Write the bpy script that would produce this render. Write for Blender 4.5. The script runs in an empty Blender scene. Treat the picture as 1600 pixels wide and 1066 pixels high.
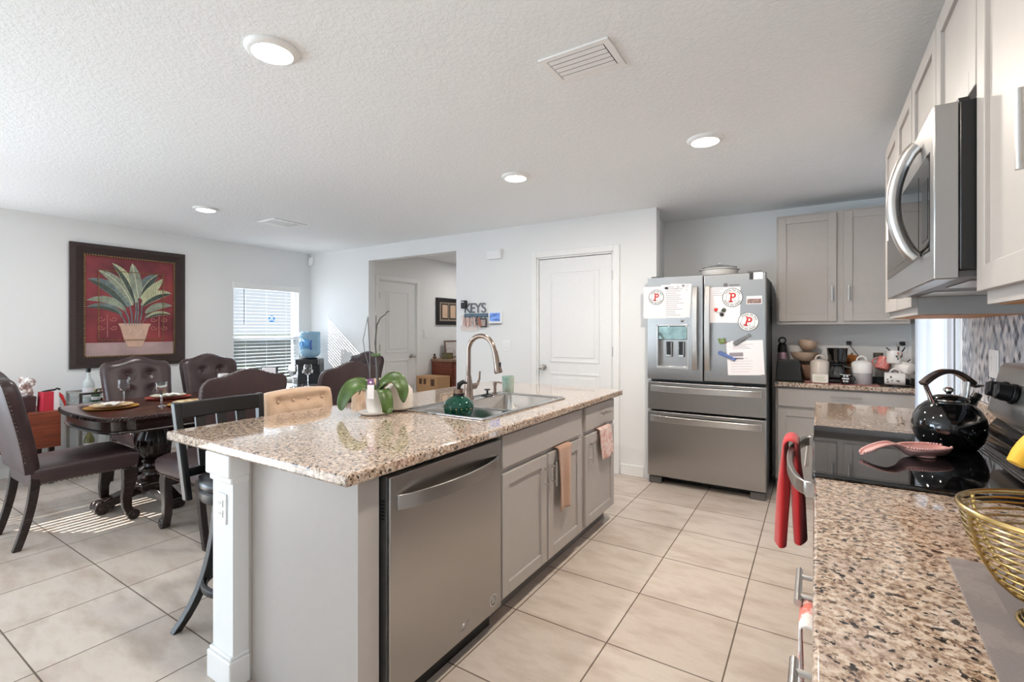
import bpy, bmesh, math, random
from mathutils import Vector, Matrix
R = math.radians
random.seed(7)
sc = bpy.context.scene
COL = sc.collection

# ------------------------------------------------------------------ camera, world, sun, exposure
cam_d = bpy.data.cameras.new('camera'); cam = bpy.data.objects.new('camera', cam_d); COL.objects.link(cam)
cam.location = (0, 0, 1.3448); cam.rotation_euler = (R(90), 0, 0.5641)
cam_d.sensor_fit = 'HORIZONTAL'; cam_d.sensor_width = 36; cam_d.lens = 36*747.87/1600
cam_d.shift_y = -(533-515.95)/1600; cam_d.clip_start = 0.02
sc.camera = cam
sc.view_settings.view_transform = 'Standard'; sc.view_settings.look = 'None'
sc.view_settings.exposure = 0.22; sc.view_settings.gamma = 1.0
sc.view_settings.use_curve_mapping = False
sc.cycles.max_bounces = 12; sc.cycles.diffuse_bounces = 6; sc.cycles.glossy_bounces = 6
sc.cycles.transmission_bounces = 10; sc.cycles.transparent_max_bounces = 16
sc.cycles.sample_clamp_indirect = 6; sc.cycles.caustics_reflective = False; sc.cycles.caustics_refractive = False
sc.cycles.use_denoising = True
W = bpy.data.worlds.new('sky'); sc.world = W; W.use_nodes = True
bg = W.node_tree.nodes['Background']; bg.inputs[0].default_value = (0.80, 0.90, 1.0, 1); bg.inputs[1].default_value = 0.75

def light(name, kind, loc, rot, energy, color=(1, 1, 1), size=1.0, sy=None, parent=None):
    d = bpy.data.lights.new(name, kind); d.energy = energy; d.color = color
    if kind == 'AREA':
        d.shape = 'RECTANGLE' if sy else 'DISK'; d.size = size
        if sy: d.size_y = sy
    o = bpy.data.objects.new(name, d); COL.objects.link(o); o.location = loc; o.rotation_euler = rot
    if parent: o.parent = parent
    return o
sun = light('sun', 'SUN', (-9, -2, 8), (0, 0, 0), 14.0, (1, 0.96, 0.9)); sun.data.angle = R(0.25)
sun.rotation_euler = Vector((1, 0.5, -0.73)).to_track_quat('-Z', 'Y').to_euler()
# area lights added at the glazed openings, tilted up to brighten the ceiling
light('fill_slider', 'AREA', (-6.42, -1.9, 1.05), (0, R(-90-35), 0), 210, (0.70, 0.85, 1), 2.0, 2.5)  # added fill light at the left slider, which is out of view
light('fill_rear', 'AREA', (-4.9, -4.4, 1.05), (R(90+40), 0, 0), 80, (0.74, 0.87, 1), 2.2, 2.0)  # added fill light at an invented opening behind the camera
light('daylight_door', 'AREA', (0.98, 3.95, 1.05), (0, R(90+20), 0), 16, (0.84, 0.92, 1), 1.9, 0.95)
light('daylight_window', 'AREA', (-6.45, 3.67, 1.3), (0, R(-90-20), 0), 28, (0.78, 0.89, 1), 1.25, 0.9)

# ------------------------------------------------------------------ materials
def lin(c):
    return tuple(((v/255)/12.92 if v/255 <= 0.04045 else ((v/255+0.055)/1.055)**2.4) for v in c)
class NT:
    def __init__(s, name):
        s.m = bpy.data.materials.new(name); s.m.use_nodes = True; s.t = s.m.node_tree; s.n = s.t.nodes; s.l = s.t.links
        s.b = s.n['Principled BSDF']
    def add(s, typ, **k):
        n = s.n.new(typ)
        for a, v in k.items(): setattr(n, a, v)
        return n
    def link(s, a, b): s.l.new(a, b)
    def coord(s, scale=(1, 1, 1), loc=(0, 0, 0), rot=(0, 0, 0), out='Object'):
        c = s.add('ShaderNodeTexCoord'); m = s.add('ShaderNodeMapping')
        m.inputs['Scale'].default_value = scale; m.inputs['Location'].default_value = loc; m.inputs['Rotation'].default_value = rot
        s.link(c.outputs[out], m.inputs[0]); return m.outputs[0]
    def noise(s, vec, scale, detail=4, rough=0.5):
        n = s.add('ShaderNodeTexNoise'); n.inputs['Scale'].default_value = scale; n.inputs['Detail'].default_value = detail
        n.inputs['Roughness'].default_value = rough
        if vec: s.link(vec, n.inputs['Vector'])
        return n
    def ramp(s, fac, stops, interp='LINEAR'):
        r = s.add('ShaderNodeValToRGB'); r.color_ramp.interpolation = interp
        e = r.color_ramp.elements
        while len(e) < len(stops): e.new(0.5)
        for i, (p, c) in enumerate(stops): e[i].position = p; e[i].color = (*c, 1)
        s.link(fac, r.inputs[0]); return r.outputs[0]
    def mix(s, fac, a, b, blend='MIX'):
        m = s.add('ShaderNodeMix', data_type='RGBA', blend_type=blend)
        for i, v in ((0, fac), (6, a), (7, b)):
            if hasattr(v, 'links'): s.link(v, m.inputs[i])
            else: m.inputs[i].default_value = v if i == 0 else (*v, 1)
        return m.outputs[2]
    def bump(s, h, strength=0.3, dist=0.01):
        b = s.add('ShaderNodeBump'); b.inputs['Strength'].default_value = strength; b.inputs['Distance'].default_value = dist
        s.link(h, b.inputs['Height']); s.link(b.outputs[0], s.b.inputs['Normal'])
    def set(s, **k):
        for a, v in k.items():
            i = s.b.inputs[a.replace('_', ' ')]
            if hasattr(v, 'links'): s.link(v, i)
            else: i.default_value = (*v, 1) if isinstance(v, tuple) and len(v) == 3 else v
        return s.m
_simple = {}
def M(name, rgb, rough=0.5, metal=0.0, var=0.06, scale=25, bump=0.0, **k):
    """plain surface with a faint procedural mottling"""
    if name in _simple: return _simple[name]
    t = NT(name); c = lin(rgb); v = t.coord(); n = t.noise(v, scale)
    col = t.ramp(n.outputs['Fac'], [(0.3, tuple(x*(1-var) for x in c)), (0.7, tuple(min(1, x*(1+var)) for x in c))])
    t.set(Base_Color=col, Roughness=rough, Metallic=metal, **k)
    if bump: t.bump(n.outputs['Fac'], bump, 0.004)
    _simple[name] = t.m; return t.m

def mat_ceiling():
    t = NT('knockdown_ceiling'); v = t.coord(); n = t.noise(v, 55, 5, 0.6); n2 = t.noise(v, 20, 3)
    r = t.ramp(n.outputs['Fac'], [(0.42, (0, 0, 0)), (0.58, (1, 1, 1))])
    mm = t.mix(0.35, r, n2.outputs['Color'])
    t.set(Base_Color=lin((243, 246, 248)), Roughness=0.9); t.bump(mm, 0.4, 0.005); return t.m
def mat_wall(name='wall_paint', rgb=(236, 237, 237)):
    t = NT(name); n = t.noise(t.coord(), 90, 4); t.set(Base_Color=lin(rgb), Roughness=0.75); t.bump(n.outputs['Fac'], 0.12, 0.002); return t.m
def mat_floor():
    t = NT('floor_tile'); T = 0.457
    v = t.coord(loc=(1.2139, -4.2413, 0))
    br = t.add('ShaderNodeTexBrick', offset=0.0, offset_frequency=1, squash=1.0)
    t.link(v, br.inputs['Vector'])
    br.inputs['Scale'].default_value = 1.0; br.inputs['Brick Width'].default_value = T; br.inputs['Row Height'].default_value = T
    br.inputs['Mortar Size'].default_value = 0.0032; br.inputs['Mortar Smooth'].default_value = 0.1; br.inputs['Bias'].default_value = 0.0
    br.inputs['Color1'].default_value = (*lin((204, 191, 179)), 1); br.inputs['Color2'].default_value = (*lin((214, 202, 191)), 1)
    br.inputs['Mortar'].default_value = (*lin((112, 98, 86)), 1)
    n = t.noise(t.coord(scale=(1.2, 3.2, 1), rot=(0, 0, 0.6)), 2.3, 6, 0.6)
    ve = t.ramp(n.outputs['Fac'], [(0.3, lin((214, 203, 193))), (0.55, (1, 1, 1)), (0.75, lin((238, 232, 224)))])
    n2 = t.noise(t.coord(), 140, 3)
    col = t.mix(0.8, br.outputs['Color'], ve, 'MULTIPLY')
    col = t.mix(0.08, col, n2.outputs['Color'], 'OVERLAY')
    rg = t.mix(br.outputs['Fac'], (0.32, 0.32, 0.32), (0.85, 0.85, 0.85))
    inv = t.add('ShaderNodeMath', operation='SUBTRACT'); inv.inputs[0].default_value = 1; t.link(br.outputs['Fac'], inv.inputs[1])
    t.set(Base_Color=col, Roughness=rg); t.bump(inv.outputs[0], 0.6, 0.002); return t.m
def mat_granite(name='granite'):
    t = NT(name); v = t.coord(rot=(0.2, 0.1, 0.5))
    a = t.noise(v, 78, 5, 0.65); b = t.noise(t.coord(scale=(1, 1.15, 1), rot=(0.4, 0.3, 1.1)), 70, 4, 0.6); c = t.noise(v, 18, 4)
    d = t.noise(t.coord(rot=(0.9, 0.1, 0.2)), 95, 3, 0.6)
    base = t.ramp(a.outputs['Fac'], [(0.34, lin((112, 88, 72))), (0.45, lin((172, 146, 124))), (0.55, lin((206, 186, 166))), (0.70, lin((228, 214, 200)))])
    base = t.mix(t.ramp(c.outputs['Fac'], [(0.4, (0, 0, 0)), (0.65, (0.45, 0.45, 0.45))]), base, lin((176, 160, 150)))
    f2 = t.ramp(d.outputs['Fac'], [(0.57, (0, 0, 0)), (0.63, (0.85, 0.85, 0.85))])
    col = t.mix(f2, base, lin((104, 80, 66)))
    f = t.ramp(b.outputs['Fac'], [(0.385, (1, 1, 1)), (0.43, (0, 0, 0))])
    col = t.mix(f, col, lin((40, 35, 33)))
    t.set(Base_Color=col, Roughness=0.09, Coat_Weight=0.6, Coat_Roughness=0.015); return t.m
def mat_steel(name='stainless', rgb=(171, 169, 167), axis='x', rough=0.3):
    t = NT(name); s = {'x': (3, 3, 500), 'z': (3, 3, 500)}[axis]
    n = t.noise(t.coord(scale=s), 1.5, 2)
    rr = t.ramp(n.outputs['Fac'], [(0.3, (rough*0.96,)*3), (0.7, (rough*1.04,)*3)])
    n2 = t.noise(t.coord(), 2.2, 1)
    t.set(Base_Color=lin(rgb), Metallic=1.0, Roughness=rr, Anisotropic=0.75); t.bump(n2.outputs['Fac'], 0.04, 0.03); return t.m
def mat_glass(name, rgb=(255, 255, 255), rough=0.0, ior=1.45):
    t = NT(name); n = t.noise(t.coord(), 4)
    t.set(Base_Color=lin(rgb), Roughness=rough, Transmission_Weight=1.0, IOR=ior); return t.m
def mat_pane():
    t = NT('window_glass'); t.n.remove(t.b); o = t.n['Material Output']
    tr = t.add('ShaderNodeBsdfTransparent'); gl = t.add('ShaderNodeBsdfGlossy'); gl.inputs['Roughness'].default_value = 0.02
    fr = t.add('ShaderNodeFresnel'); fr.inputs[0].default_value = 1.3
    mx = t.add('ShaderNodeMixShader'); t.link(fr.outputs[0], mx.inputs[0]); t.link(tr.outputs[0], mx.inputs[1]); t.link(gl.outputs[0], mx.inputs[2])
    t.link(mx.outputs[0], o.inputs[0]); return t.m
def mat_emit(name, rgb, st):
    t = NT(name); t.set(Base_Color=(0.9, 0.9, 0.9), Emission_Color=tuple(rgb), Emission_Strength=st); return t.m
def mat_leather(name, rgb, rough=0.36):
    t = NT(name); v = t.coord(); n = t.noise(v, 160, 4, 0.6); n2 = t.noise(v, 7, 3); c = lin(rgb)
    col = t.ramp(n2.outputs['Fac'], [(0.3, tuple(x*0.8 for x in c)), (0.7, tuple(x*1.2 for x in c))])
    t.set(Base_Color=col, Roughness=rough); t.bump(n.outputs['Fac'], 0.15, 0.002); return t.m
def mat_cloth(name, rgb, rgb2=None, scale=200, pat=None):
    t = NT(name); v = t.coord(); n = t.noise(v, scale, 3, 0.7); c = lin(rgb)
    col = t.ramp(n.outputs['Fac'], [(0.3, tuple(x*0.8 for x in c)), (0.7, tuple(min(1, x*1.15) for x in c))])
    if rgb2:
        p = t.noise(v, pat or 22, 4, 0.65)
        col = t.mix(t.ramp(p.outputs['Fac'], [(0.46, (0, 0, 0)), (0.54, (1, 1, 1))]), col, lin(rgb2))
    t.set(Base_Color=col, Roughness=0.95, Sheen_Weight=0.3); t.bump(n.outputs['Fac'], 0.5, 0.003); return t.m
def mat_wood(name, rgb, rough=0.35, axis=(18, 1.5, 18)):
    t = NT(name); v = t.coord(scale=axis); n = t.noise(v, 2.2, 6, 0.6); c = lin(rgb)
    col = t.ramp(n.outputs['Fac'], [(0.3, tuple(x*0.65 for x in c)), (0.5, c), (0.72, tuple(min(1, x*1.35) for x in c))])
    t.set(Base_Color=col, Roughness=rough); return t.m
def mat_mosaic():
    t = NT('picket_mosaic'); v = t.coord(scale=(1, 1/0.027, 1/0.036))
    rot = t.add('ShaderNodeMapping'); rot.inputs['Rotation'].default_value = (R(45), 0, 0); rot.inputs['Scale'].default_value = (0, 1, 1)
    t.link(v, rot.inputs[0])
    vo = t.add('ShaderNodeTexVoronoi', feature='F1'); vo.inputs['Randomness'].default_value = 0.0; vo.inputs['Scale'].default_value = 1.0
    t.link(rot.outputs[0], vo.inputs['Vector'])
    sp = t.add('ShaderNodeSeparateColor'); t.link(vo.outputs['Color'], sp.inputs[0])
    col = t.ramp(sp.outputs[0], [(0.0, lin((84, 90, 104))), (0.16, lin((128, 136, 150))), (0.34, lin((172, 178, 188))), (0.52, lin((208, 210, 214))), (0.7, lin((228, 228, 230))), (0.86, lin((188, 186, 190)))], 'CONSTANT')
    ed = t.add('ShaderNodeTexVoronoi', feature='DISTANCE_TO_EDGE'); ed.inputs['Randomness'].default_value = 0.0; ed.inputs['Scale'].default_value = 1.0
    t.link(rot.outputs[0], ed.inputs['Vector'])
    g = t.ramp(ed.outputs['Distance'], [(0.02, (1, 1, 1)), (0.06, (0, 0, 0))])
    t.set(Base_Color=t.mix(g, col, lin((214, 214, 216))), Roughness=0.2); return t.m

WALL = mat_wall(); CEIL = mat_ceiling(); FLOOR = mat_floor(); GRAN = mat_granite(); STEEL = mat_steel(); STEELV = mat_steel('stainless_upright', axis='z'); SINKS = mat_steel('sink_steel', (206, 202, 198), rough=0.2)
TRIM = M('trim_paint', (240, 240, 239), 0.4, var=0.01)
DOORP = M('door_paint', (236, 236, 236), 0.45, var=0.01)
CAB = M('cabinet_paint', (178, 172, 167), 0.45, var=0.015)
CABSIDE = CAB
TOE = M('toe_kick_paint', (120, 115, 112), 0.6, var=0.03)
NICKEL = M('brushed_nickel', (204, 201, 197), 0.28, 1.0, var=0.03)
CHROME = M('chrome', (205, 205, 205), 0.08, 1.0, var=0.02)
BRONZE = M('spot_bronze', (150, 133, 122), 0.22, 1.0, var=0.04)
BLACK = M('black_plastic', (22, 22, 23), 0.35, var=0.1)
BLKGLOSS = M('black_gloss', (10, 10, 11), 0.05, var=0.1, Coat_Weight=0.5)
BLKGLASS = M('cooktop_glass', (9, 9, 10), 0.03, var=0.1, Specular_IOR_Level=0.8)
DARKGAP = M('shadow_gap', (16, 16, 16), 0.8)
GREYMETAL = M('painted_grey_metal', (104, 102, 101), 0.4, 0.3, var=0.04)
WHITEP = M('white_plastic', (240, 240, 240), 0.35, var=0.01)
PAPER = M('paper', (243, 238, 240), 0.8, var=0.015, scale=9)
INK = M('grey_ink', (150, 146, 152), 0.8)
DINK = M('dark_ink', (60, 60, 64), 0.8)
LEATHER = mat_leather('brown_leather', (62, 46, 47), 0.32)
LEATHERBACK = mat_leather('brown_back_vinyl', (64, 48, 49), 0.5)
DKWOOD = mat_wood('espresso_wood', (38, 26, 23), 0.25)
TBLWOOD = mat_wood('mahogany_top', (70, 36, 26), 0.16)
REDWOOD = mat_wood('cherry_wood', (124, 62, 42), 0.4, (2, 2, 22))
BLKWOOD = mat_wood('black_wood', (17, 15, 15), 0.4)
OAKUNDER = mat_wood('raw_wood_underside', (196, 140, 92), 0.6, (14, 1.5, 14))
TAN = mat_cloth('tan_upholstery', (204, 172, 144), scale=260)
BRASS = M('gold_wire', (206, 180, 122), 0.22, 1.0, var=0.05)
PANE = mat_pane()
GLASS = mat_glass('clear_glass')
MOSAIC = mat_mosaic()
LEAF = M('leaf_green', (70, 94, 40), 0.35, var=0.3, scale=18)
CERAM = M('white_ceramic', (236, 232, 228), 0.18, var=0.02)
CREAM = M('cream_ceramic', (226, 214, 202), 0.25, var=0.03)
RED = mat_cloth('red_terry', (206, 40, 44), scale=420)
LOGORED = M('logo_red', (206, 46, 44), 0.5)

# ------------------------------------------------------------------ mesh builder
class MB:
    def __init__(s): s.bm = bmesh.new(); s.mi = 0
    def _f(s, vs):
        try:
            f = s.bm.faces.new(vs); f.material_index = s.mi; return f
        except ValueError: return None
    def box(s, x0, x1, y0, y1, z0, z1):
        x0, x1 = sorted((x0, x1)); y0, y1 = sorted((y0, y1)); z0, z1 = sorted((z0, z1))
        v = [s.bm.verts.new((x, y, z)) for z in (z0, z1) for y in (y0, y1) for x in (x0, x1)]
        for q in ((0, 2, 3, 1), (4, 5, 7, 6), (0, 1, 5, 4), (2, 6, 7, 3), (0, 4, 6, 2), (1, 3, 7, 5)): s._f([v[i] for i in q])
        return s
    def bxa(s, ax, u0, u1, n0, n1, z0, z1):
        return s.box(n0, n1, u0, u1, z0, z1) if ax == 'x' else s.box(u0, u1, n0, n1, z0, z1)
    def rings(s, rings, closed=False, cap0=True, cap1=True):
        """skin a list of equal-length vertex rings"""
        V = [[s.bm.verts.new(p) for p in r] for r in rings]; n = len(V[0]); m = len(V)
        for i in range(m if closed else m-1):
            a, b = V[i], V[(i+1) % m]
            for j in range(n): s._f([a[j], a[(j+1) % n], b[(j+1) % n], b[j]])
        if not closed:
            if cap0: s._f(V[0][::-1])
            if cap1: s._f(V[-1])
        return s
    def tube(s, pts, r, n=8, closed=False, flat=None):
        pts = [Vector(p) for p in pts]; m = len(pts); R_ = []
        prev = None
        for i, p in enumerate(pts):
            a = pts[(i-1) % m] if (closed or i > 0) else p; b = pts[(i+1) % m] if (closed or i < m-1) else p
            t = (b-a).normalized()
            if prev is None:
                up = Vector((0, 0, 1)) if abs(t.z) < 0.9 else Vector((1, 0, 0)); x = t.cross(up).normalized()
            else:
                x = (prev-t*prev.dot(t)).normalized()
            prev = x; y = t.cross(x)
            rr = r[i] if isinstance(r, (list, tuple)) else r
            ry = rr*(flat or 1)
            R_.append([p+x*rr*math.cos(2*math.pi*k/n)+y*ry*math.sin(2*math.pi*k/n) for k in range(n)])
        return s.rings(R_, closed)
    def cyl(s, p0, p1, r0, r1=None, n=20): return s.tube([p0, p1], [r0, r1 if r1 is not None else r0], n)
    def lathe(s, prof, c=(0, 0, 0), n=32, mod=None, cap0=True, cap1=True, sx=1, sy=1):
        rr = []
        for r, z in prof:
            ring = []
            for k in range(n):
                a = 2*math.pi*k/n; q = r*(mod(a, z) if mod else 1)
                ring.append((c[0]+q*math.cos(a)*sx, c[1]+q*math.sin(a)*sy, c[2]+z))
            rr.append(ring)
        return s.rings(rr, False, cap0, cap1)
    def sphere(s, c, rx, ry=None, rz=None, n=16):
        ry = ry or rx; rz = rz or rx; m = n//2
        prof = [(max(1e-4, math.sin(math.pi*i/m)), -math.cos(math.pi*i/m)) for i in range(m+1)]
        return s.rings([[(c[0]+r*rx*math.cos(2*math.pi*k/n), c[1]+r*ry*math.sin(2*math.pi*k/n), c[2]+z*rz) for k in range(n)] for r, z in prof])
    def prism(s, poly, ax, a, b):
        """polygon in the plane across axis ax, extruded from a to b"""
        f = {'x': lambda p, t: (t, p[0], p[1]), 'y': lambda p, t: (p[0], t, p[1]), 'z': lambda p, t: (p[0], p[1], t)}[ax]
        return s.rings([[f(p, a) for p in poly], [f(p, b) for p in poly]])
    def grid(s, fn, nu, nv):
        V = [[s.bm.verts.new(fn(i/nu, j/nv)) for j in range(nv+1)] for i in range(nu+1)]
        for i in range(nu):
            for j in range(nv): s._f([V[i][j], V[i+1][j], V[i+1][j+1], V[i][j+1]])
        return s
    def slabhole(s, x0, x1, y0, y1, z0, z1, hx0, hx1, hy0, hy1):
        xs = [x0, hx0, hx1, x1]; ys = [y0, hy0, hy1, y1]
        V = {}
        for zi, z in enumerate((z0, z1)):
            for i, x in enumerate(xs):
                for j, y in enumerate(ys): V[i, j, zi] = s.bm.verts.new((x, y, z))
        for i in range(3):
            for j in range(3):
                if (i, j) == (1, 1): continue
                s._f([V[i, j, 1], V[i+1, j, 1], V[i+1, j+1, 1], V[i, j+1, 1]])
                s._f([V[i, j, 0], V[i, j+1, 0], V[i+1, j+1, 0], V[i+1, j, 0]])
        for k in range(3):
            for (a, b) in (((k, 0), (k+1, 0)), ((k+1, 3), (k, 3)), ((0, k+1), (0, k)), ((3, k), (3, k+1))):
                s._f([V[(*a, 0)], V[(*b, 0)], V[(*b, 1)], V[(*a, 1)]])
        for (a, b) in (((1, 1), (2, 1)), ((2, 1), (2, 2)), ((2, 2), (1, 2)), ((1, 2), (1, 1))):
            s._f([V[(*b, 0)], V[(*a, 0)], V[(*a, 1)], V[(*b, 1)]])
        return s
    def done(s, name, mats, parent=None, bevel=0, seg=2, smooth=35, solid=0, sub=0, kind=None, label=None):
        bmesh.ops.recalc_face_normals(s.bm, faces=s.bm.faces[:])
        me = bpy.data.meshes.new(name); s.bm.to_mesh(me); s.bm.free()
        for m in (mats if isinstance(mats, (list, tuple)) else [mats]): me.materials.append(m)
        if smooth:
            me.polygons.foreach_set('use_smooth', [True]*len(me.polygons)); me.set_sharp_from_angle(angle=R(smooth))
        o = bpy.data.objects.new(name, me); COL.objects.link(o)
        if parent: o.parent = parent
        if solid:
            m = o.modifiers.new('thick', 'SOLIDIFY'); m.thickness = solid; m.offset = 0
        if bevel:
            m = o.modifiers.new('bevel', 'BEVEL'); m.width = bevel; m.segments = seg; m.limit_method = 'ANGLE'; m.angle_limit = R(40)
        if sub:
            m = o.modifiers.new('sub', 'SUBSURF'); m.levels = sub; m.render_levels = sub
        if kind: o['kind'] = kind
        if label: o['label'] = label
        return o

def tag(o, label, cat, group=None, kind=None):
    o['label'] = label; o['category'] = cat
    if group: o['group'] = group
    if kind: o['kind'] = kind
    return o
def thing(name, label, cat, loc=(0, 0, 0), rz=0, group=None):
    o = bpy.data.objects.new(name, None); COL.objects.link(o); o.empty_display_size = 0.05
    o.location = loc; o.rotation_euler = (0, 0, rz); return tag(o, label, cat, group)
def struct(o, label=None):
    o['kind'] = 'structure'
    if label: o['label'] = label
    return o
def dup(root, loc, rz, label=None):
    def cp(o, par):
        c = o.copy(); COL.objects.link(c); c.parent = par
        for ch in [x for x in bpy.data.objects if x.parent == o]: cp(ch, c)
        return c
    r = cp(root, None); r.location = loc; r.rotation_euler = (0, 0, rz)
    if label: r['label'] = label
    return r
def arc(c, r, a0, a1, n, plane='xz'):
    out = []
    for i in range(n+1):
        a = a0+(a1-a0)*i/n; p, q = r*math.cos(a), r*math.sin(a)
        out.append({'xz': (c[0]+p, c[1], c[2]+q), 'yz': (c[0], c[1]+p, c[2]+q), 'xy': (c[0]+p, c[1]+q, c[2])}[plane])
    return out
def text(name, body, mat, size, loc, rot, parent=None, extrude=0.0008, align='CENTER'):
    d = bpy.data.curves.new(name, 'FONT'); d.body = body; d.size = size; d.extrude = extrude; d.align_x = align; d.align_y = 'CENTER'
    tmp = bpy.data.objects.new(name, d); COL.objects.link(tmp); bpy.context.view_layer.update()
    me = bpy.data.meshes.new_from_object(tmp.evaluated_get(bpy.context.evaluated_depsgraph_get())); bpy.data.objects.remove(tmp)
    me.materials.clear(); me.materials.append(mat)
    o = bpy.data.objects.new(name, me); COL.objects.link(o); o.location = loc; o.rotation_euler = rot
    if parent: o.parent = parent
    return o

# ------------------------------------------------------------------ room shell
H = 2.446; XL = -6.19; YB = 4.317; XR = 0.66; YA = 5.0; YN = -4.2
struct(MB().box(-6.42, 1.0, YN-0.2, 9.0, -0.12, 0).done('floor', FLOOR))
struct(MB().box(-6.42, 1.0, YN-0.2, 9.0, H, H+0.12).done('ceiling', CEIL))
def wall_holes(name, ax, n0, n1, u0, u1, holes):
    m = MB(); us = sorted({u0, u1, *[h[0] for h in holes], *[h[1] for h in holes]})
    for a, b in zip(us, us[1:]):
        hs = [h for h in holes if h[0] <= a+1e-6 and h[1] >= b-1e-6]
        if not hs: m.bxa(ax, a, b, n0, n1, 0, H)
        else:
            h = hs[0]
            if h[2] > 0: m.bxa(ax, a, b, n0, n1, 0, h[2])
            if h[3] < H: m.bxa(ax, a, b, n0, n1, h[3], H)
    bmesh.ops.remove_doubles(m.bm, verts=m.bm.verts[:], dist=1e-4)
    return struct(m.done(name, WALL, smooth=0))
WZ0, WZ1 = 0.62, 1.95
wall_holes('wall_left', 'x', XL-0.16, XL, YN, 4.43, [(3.22, 4.125, WZ0, WZ1), (0.0, 1.0, WZ0, WZ1), (-3.3, -0.7, 0.02, 2.08)])
wall_holes('wall_back', 'y', YB, YB+0.11, XL-0.16, -1.20, [(-4.965, -3.49, 0, 2.26), (-2.427, -1.60, 0, 2.088)])
struct(MB().box(-1.31-0.11, -1.31, YB+0.11, YA+0.11, 0, H).done('wall_alcove', WALL, smooth=0))
struct(MB().box(-1.42, XR+0.15, YA, YA+0.11, 0, H).done('wall_alcove_back', WALL, smooth=0))
wall_holes('wall_right', 'x', XR, XR+0.15, YN, YA, [(3.46, 4.44, 0.02, 2.08)])
wall_holes('wall_near', 'y', YN-0.15, YN, XL-0.16, XR+0.15, [(-6.0, -3.8, 0.02, 2.2)])
# hallway behind the opening
wall_holes('wall_hall', 'x', -5.20, -5.05, YB+0.11, 8.6, [(4.56, 5.30, 0, 2.045)])
struct(MB().box(-5.05, -1.42, 8.5, 8.6, 0, H).done('wall_hall_end', WALL, smooth=0))
struct(MB().box(-3.2, -3.1, YB+0.11, 8.5, 0, H).done('wall_hall_right', WALL, smooth=0))
struct(MB().box(-2.6, -1.45, 5.3, 5.4, 0, H).done('wall_pantry', WALL, smooth=0))
# baseboards
def basebd(name, ax, u0, u1, n0, n1):
    m = MB(); m.bxa(ax, u0, u1, n0, n1, 0, 0.105); return struct(m.done(name, TRIM, bevel=0.006))
basebd('baseboard_left', 'x', YN, YB, XL, XL+0.014)
basebd('baseboard_back', 'y', XL+0.014, -4.965, YB-0.014, YB)
basebd('baseboard_back_middle', 'y', -3.49, -2.50, YB-0.014, YB)
basebd('baseboard_back_right', 'y', -1.53, -1.31, YB-0.014, YB)
basebd('baseboard_hall', 'x', 5.38, 8.5, -5.05, -5.036)
# windows in the left wall
def window(n, y0, y1):
    w = MB()
    x0, x1 = XL-0.13, XL-0.07
    w.box(x0, x1, y0, y0+0.04, WZ0, WZ1); w.box(x0, x1, y1-0.04, y1, WZ0, WZ1); w.box(x0, x1, y0, y1, WZ0, WZ0+0.045); w.box(x0, x1, y0, y1, WZ1-0.04, WZ1)
    w.box(x0, x1+0.01, y0, y1, 1.205, 1.245)
    o = struct(w.done('window_%d' % n, WHITEP, bevel=0.004))
    MB().box(x0+0.028, x0+0.032, y0+0.04, y1-0.04, WZ0+0.045, WZ1-0.04).done('pane', PANE, o)
    MB().box(x0+0.004, x0+0.006, y0+0.04, y1-0.04, WZ0+0.045, 1.205).done('insect_screen', SCREEN, o)
    MB().box(XL-0.07, XL+0.02, y0-0.02, y1+0.02, WZ0-0.03, WZ0).done('window_sill', TRIM, o, bevel=0.005)
    return o
SCREEN = NT('insect_mesh'); _tr = SCREEN.add('ShaderNodeBsdfTransparent'); _mx = SCREEN.add('ShaderNodeMixShader'); _mx.inputs[0].default_value = 0.45
SCREEN.set(Base_Color=lin((70, 74, 78)), Roughness=0.8); SCREEN.link(_tr.outputs[0], _mx.inputs[1]); SCREEN.link(SCREEN.b.outputs[0], _mx.inputs[2]); SCREEN.link(_mx.outputs[0], SCREEN.n['Material Output'].inputs[0]); SCREEN = SCREEN.m
w1 = window(1, 3.22, 4.125); window(2, 0.0, 1.0)
SLAT = M('blind_slat', (240, 243, 246), 0.5, var=0.01, Transmission_Weight=0.0)
def blinds(label, y0, y1):
    t = thing('window_blind', label, 'blind', (XL, (y0+y1)/2, 0)); hw = (y1-y0)/2
    MB().box(-0.012, 0.03, -hw-0.01, hw+0.01, 1.875, 1.955).done('headrail', TRIM, t, bevel=0.004)
    m = MB(); z = WZ0+0.06; k = 0
    while z < 1.87:
        a = R(7); c, s_ = math.cos(a)*0.024, math.sin(a)*0.024
        m.prism([(-0.036-c, z+s_-0.0012), (-0.036+c, z-s_-0.0012), (-0.036+c, z-s_+0.0012), (-0.036-c, z+s_+0.0012)], 'y', -hw+0.012, hw-0.012)
        z += 0.0445; k += 1
    for v in m.bm.verts: pass
    m.done('slats', SLAT, t, smooth=0)
    MB().box(-0.06, -0.012, -hw+0.012, hw-0.012, WZ0+0.005, WZ0+0.03).done('bottom_rail', TRIM, t)
    for y in (-hw*0.62, hw*0.0, hw*0.62): MB().cyl((-0.036, y, WZ0+0.03), (-0.036, y, 1.88), 0.0012, n=5).done('ladder_cord', TRIM, t)
    MB().cyl((0.005, -hw+0.13, 1.42), (0.004, -hw+0.13, 1.875), 0.004, n=8).done('tilt_wand', M('grey_wand', (92, 98, 106), 0.4), t)
    return t
blinds('white horizontal blind with grey tilt wand over the dining window', 3.22, 4.125)
blinds('white horizontal blind over the side window nearer the camera', 0.0, 1.0)
dc = thing('window_decal', 'small round blue alarm sticker on the dining window glass', 'sticker', (XL-0.0985, 3.78, 1.50))
MB().cyl((0, 0, 0), (0.002, 0, 0), 0.046, n=28).done('disc', M('decal_blue', (38, 110, 178), 0.5), dc)
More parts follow.
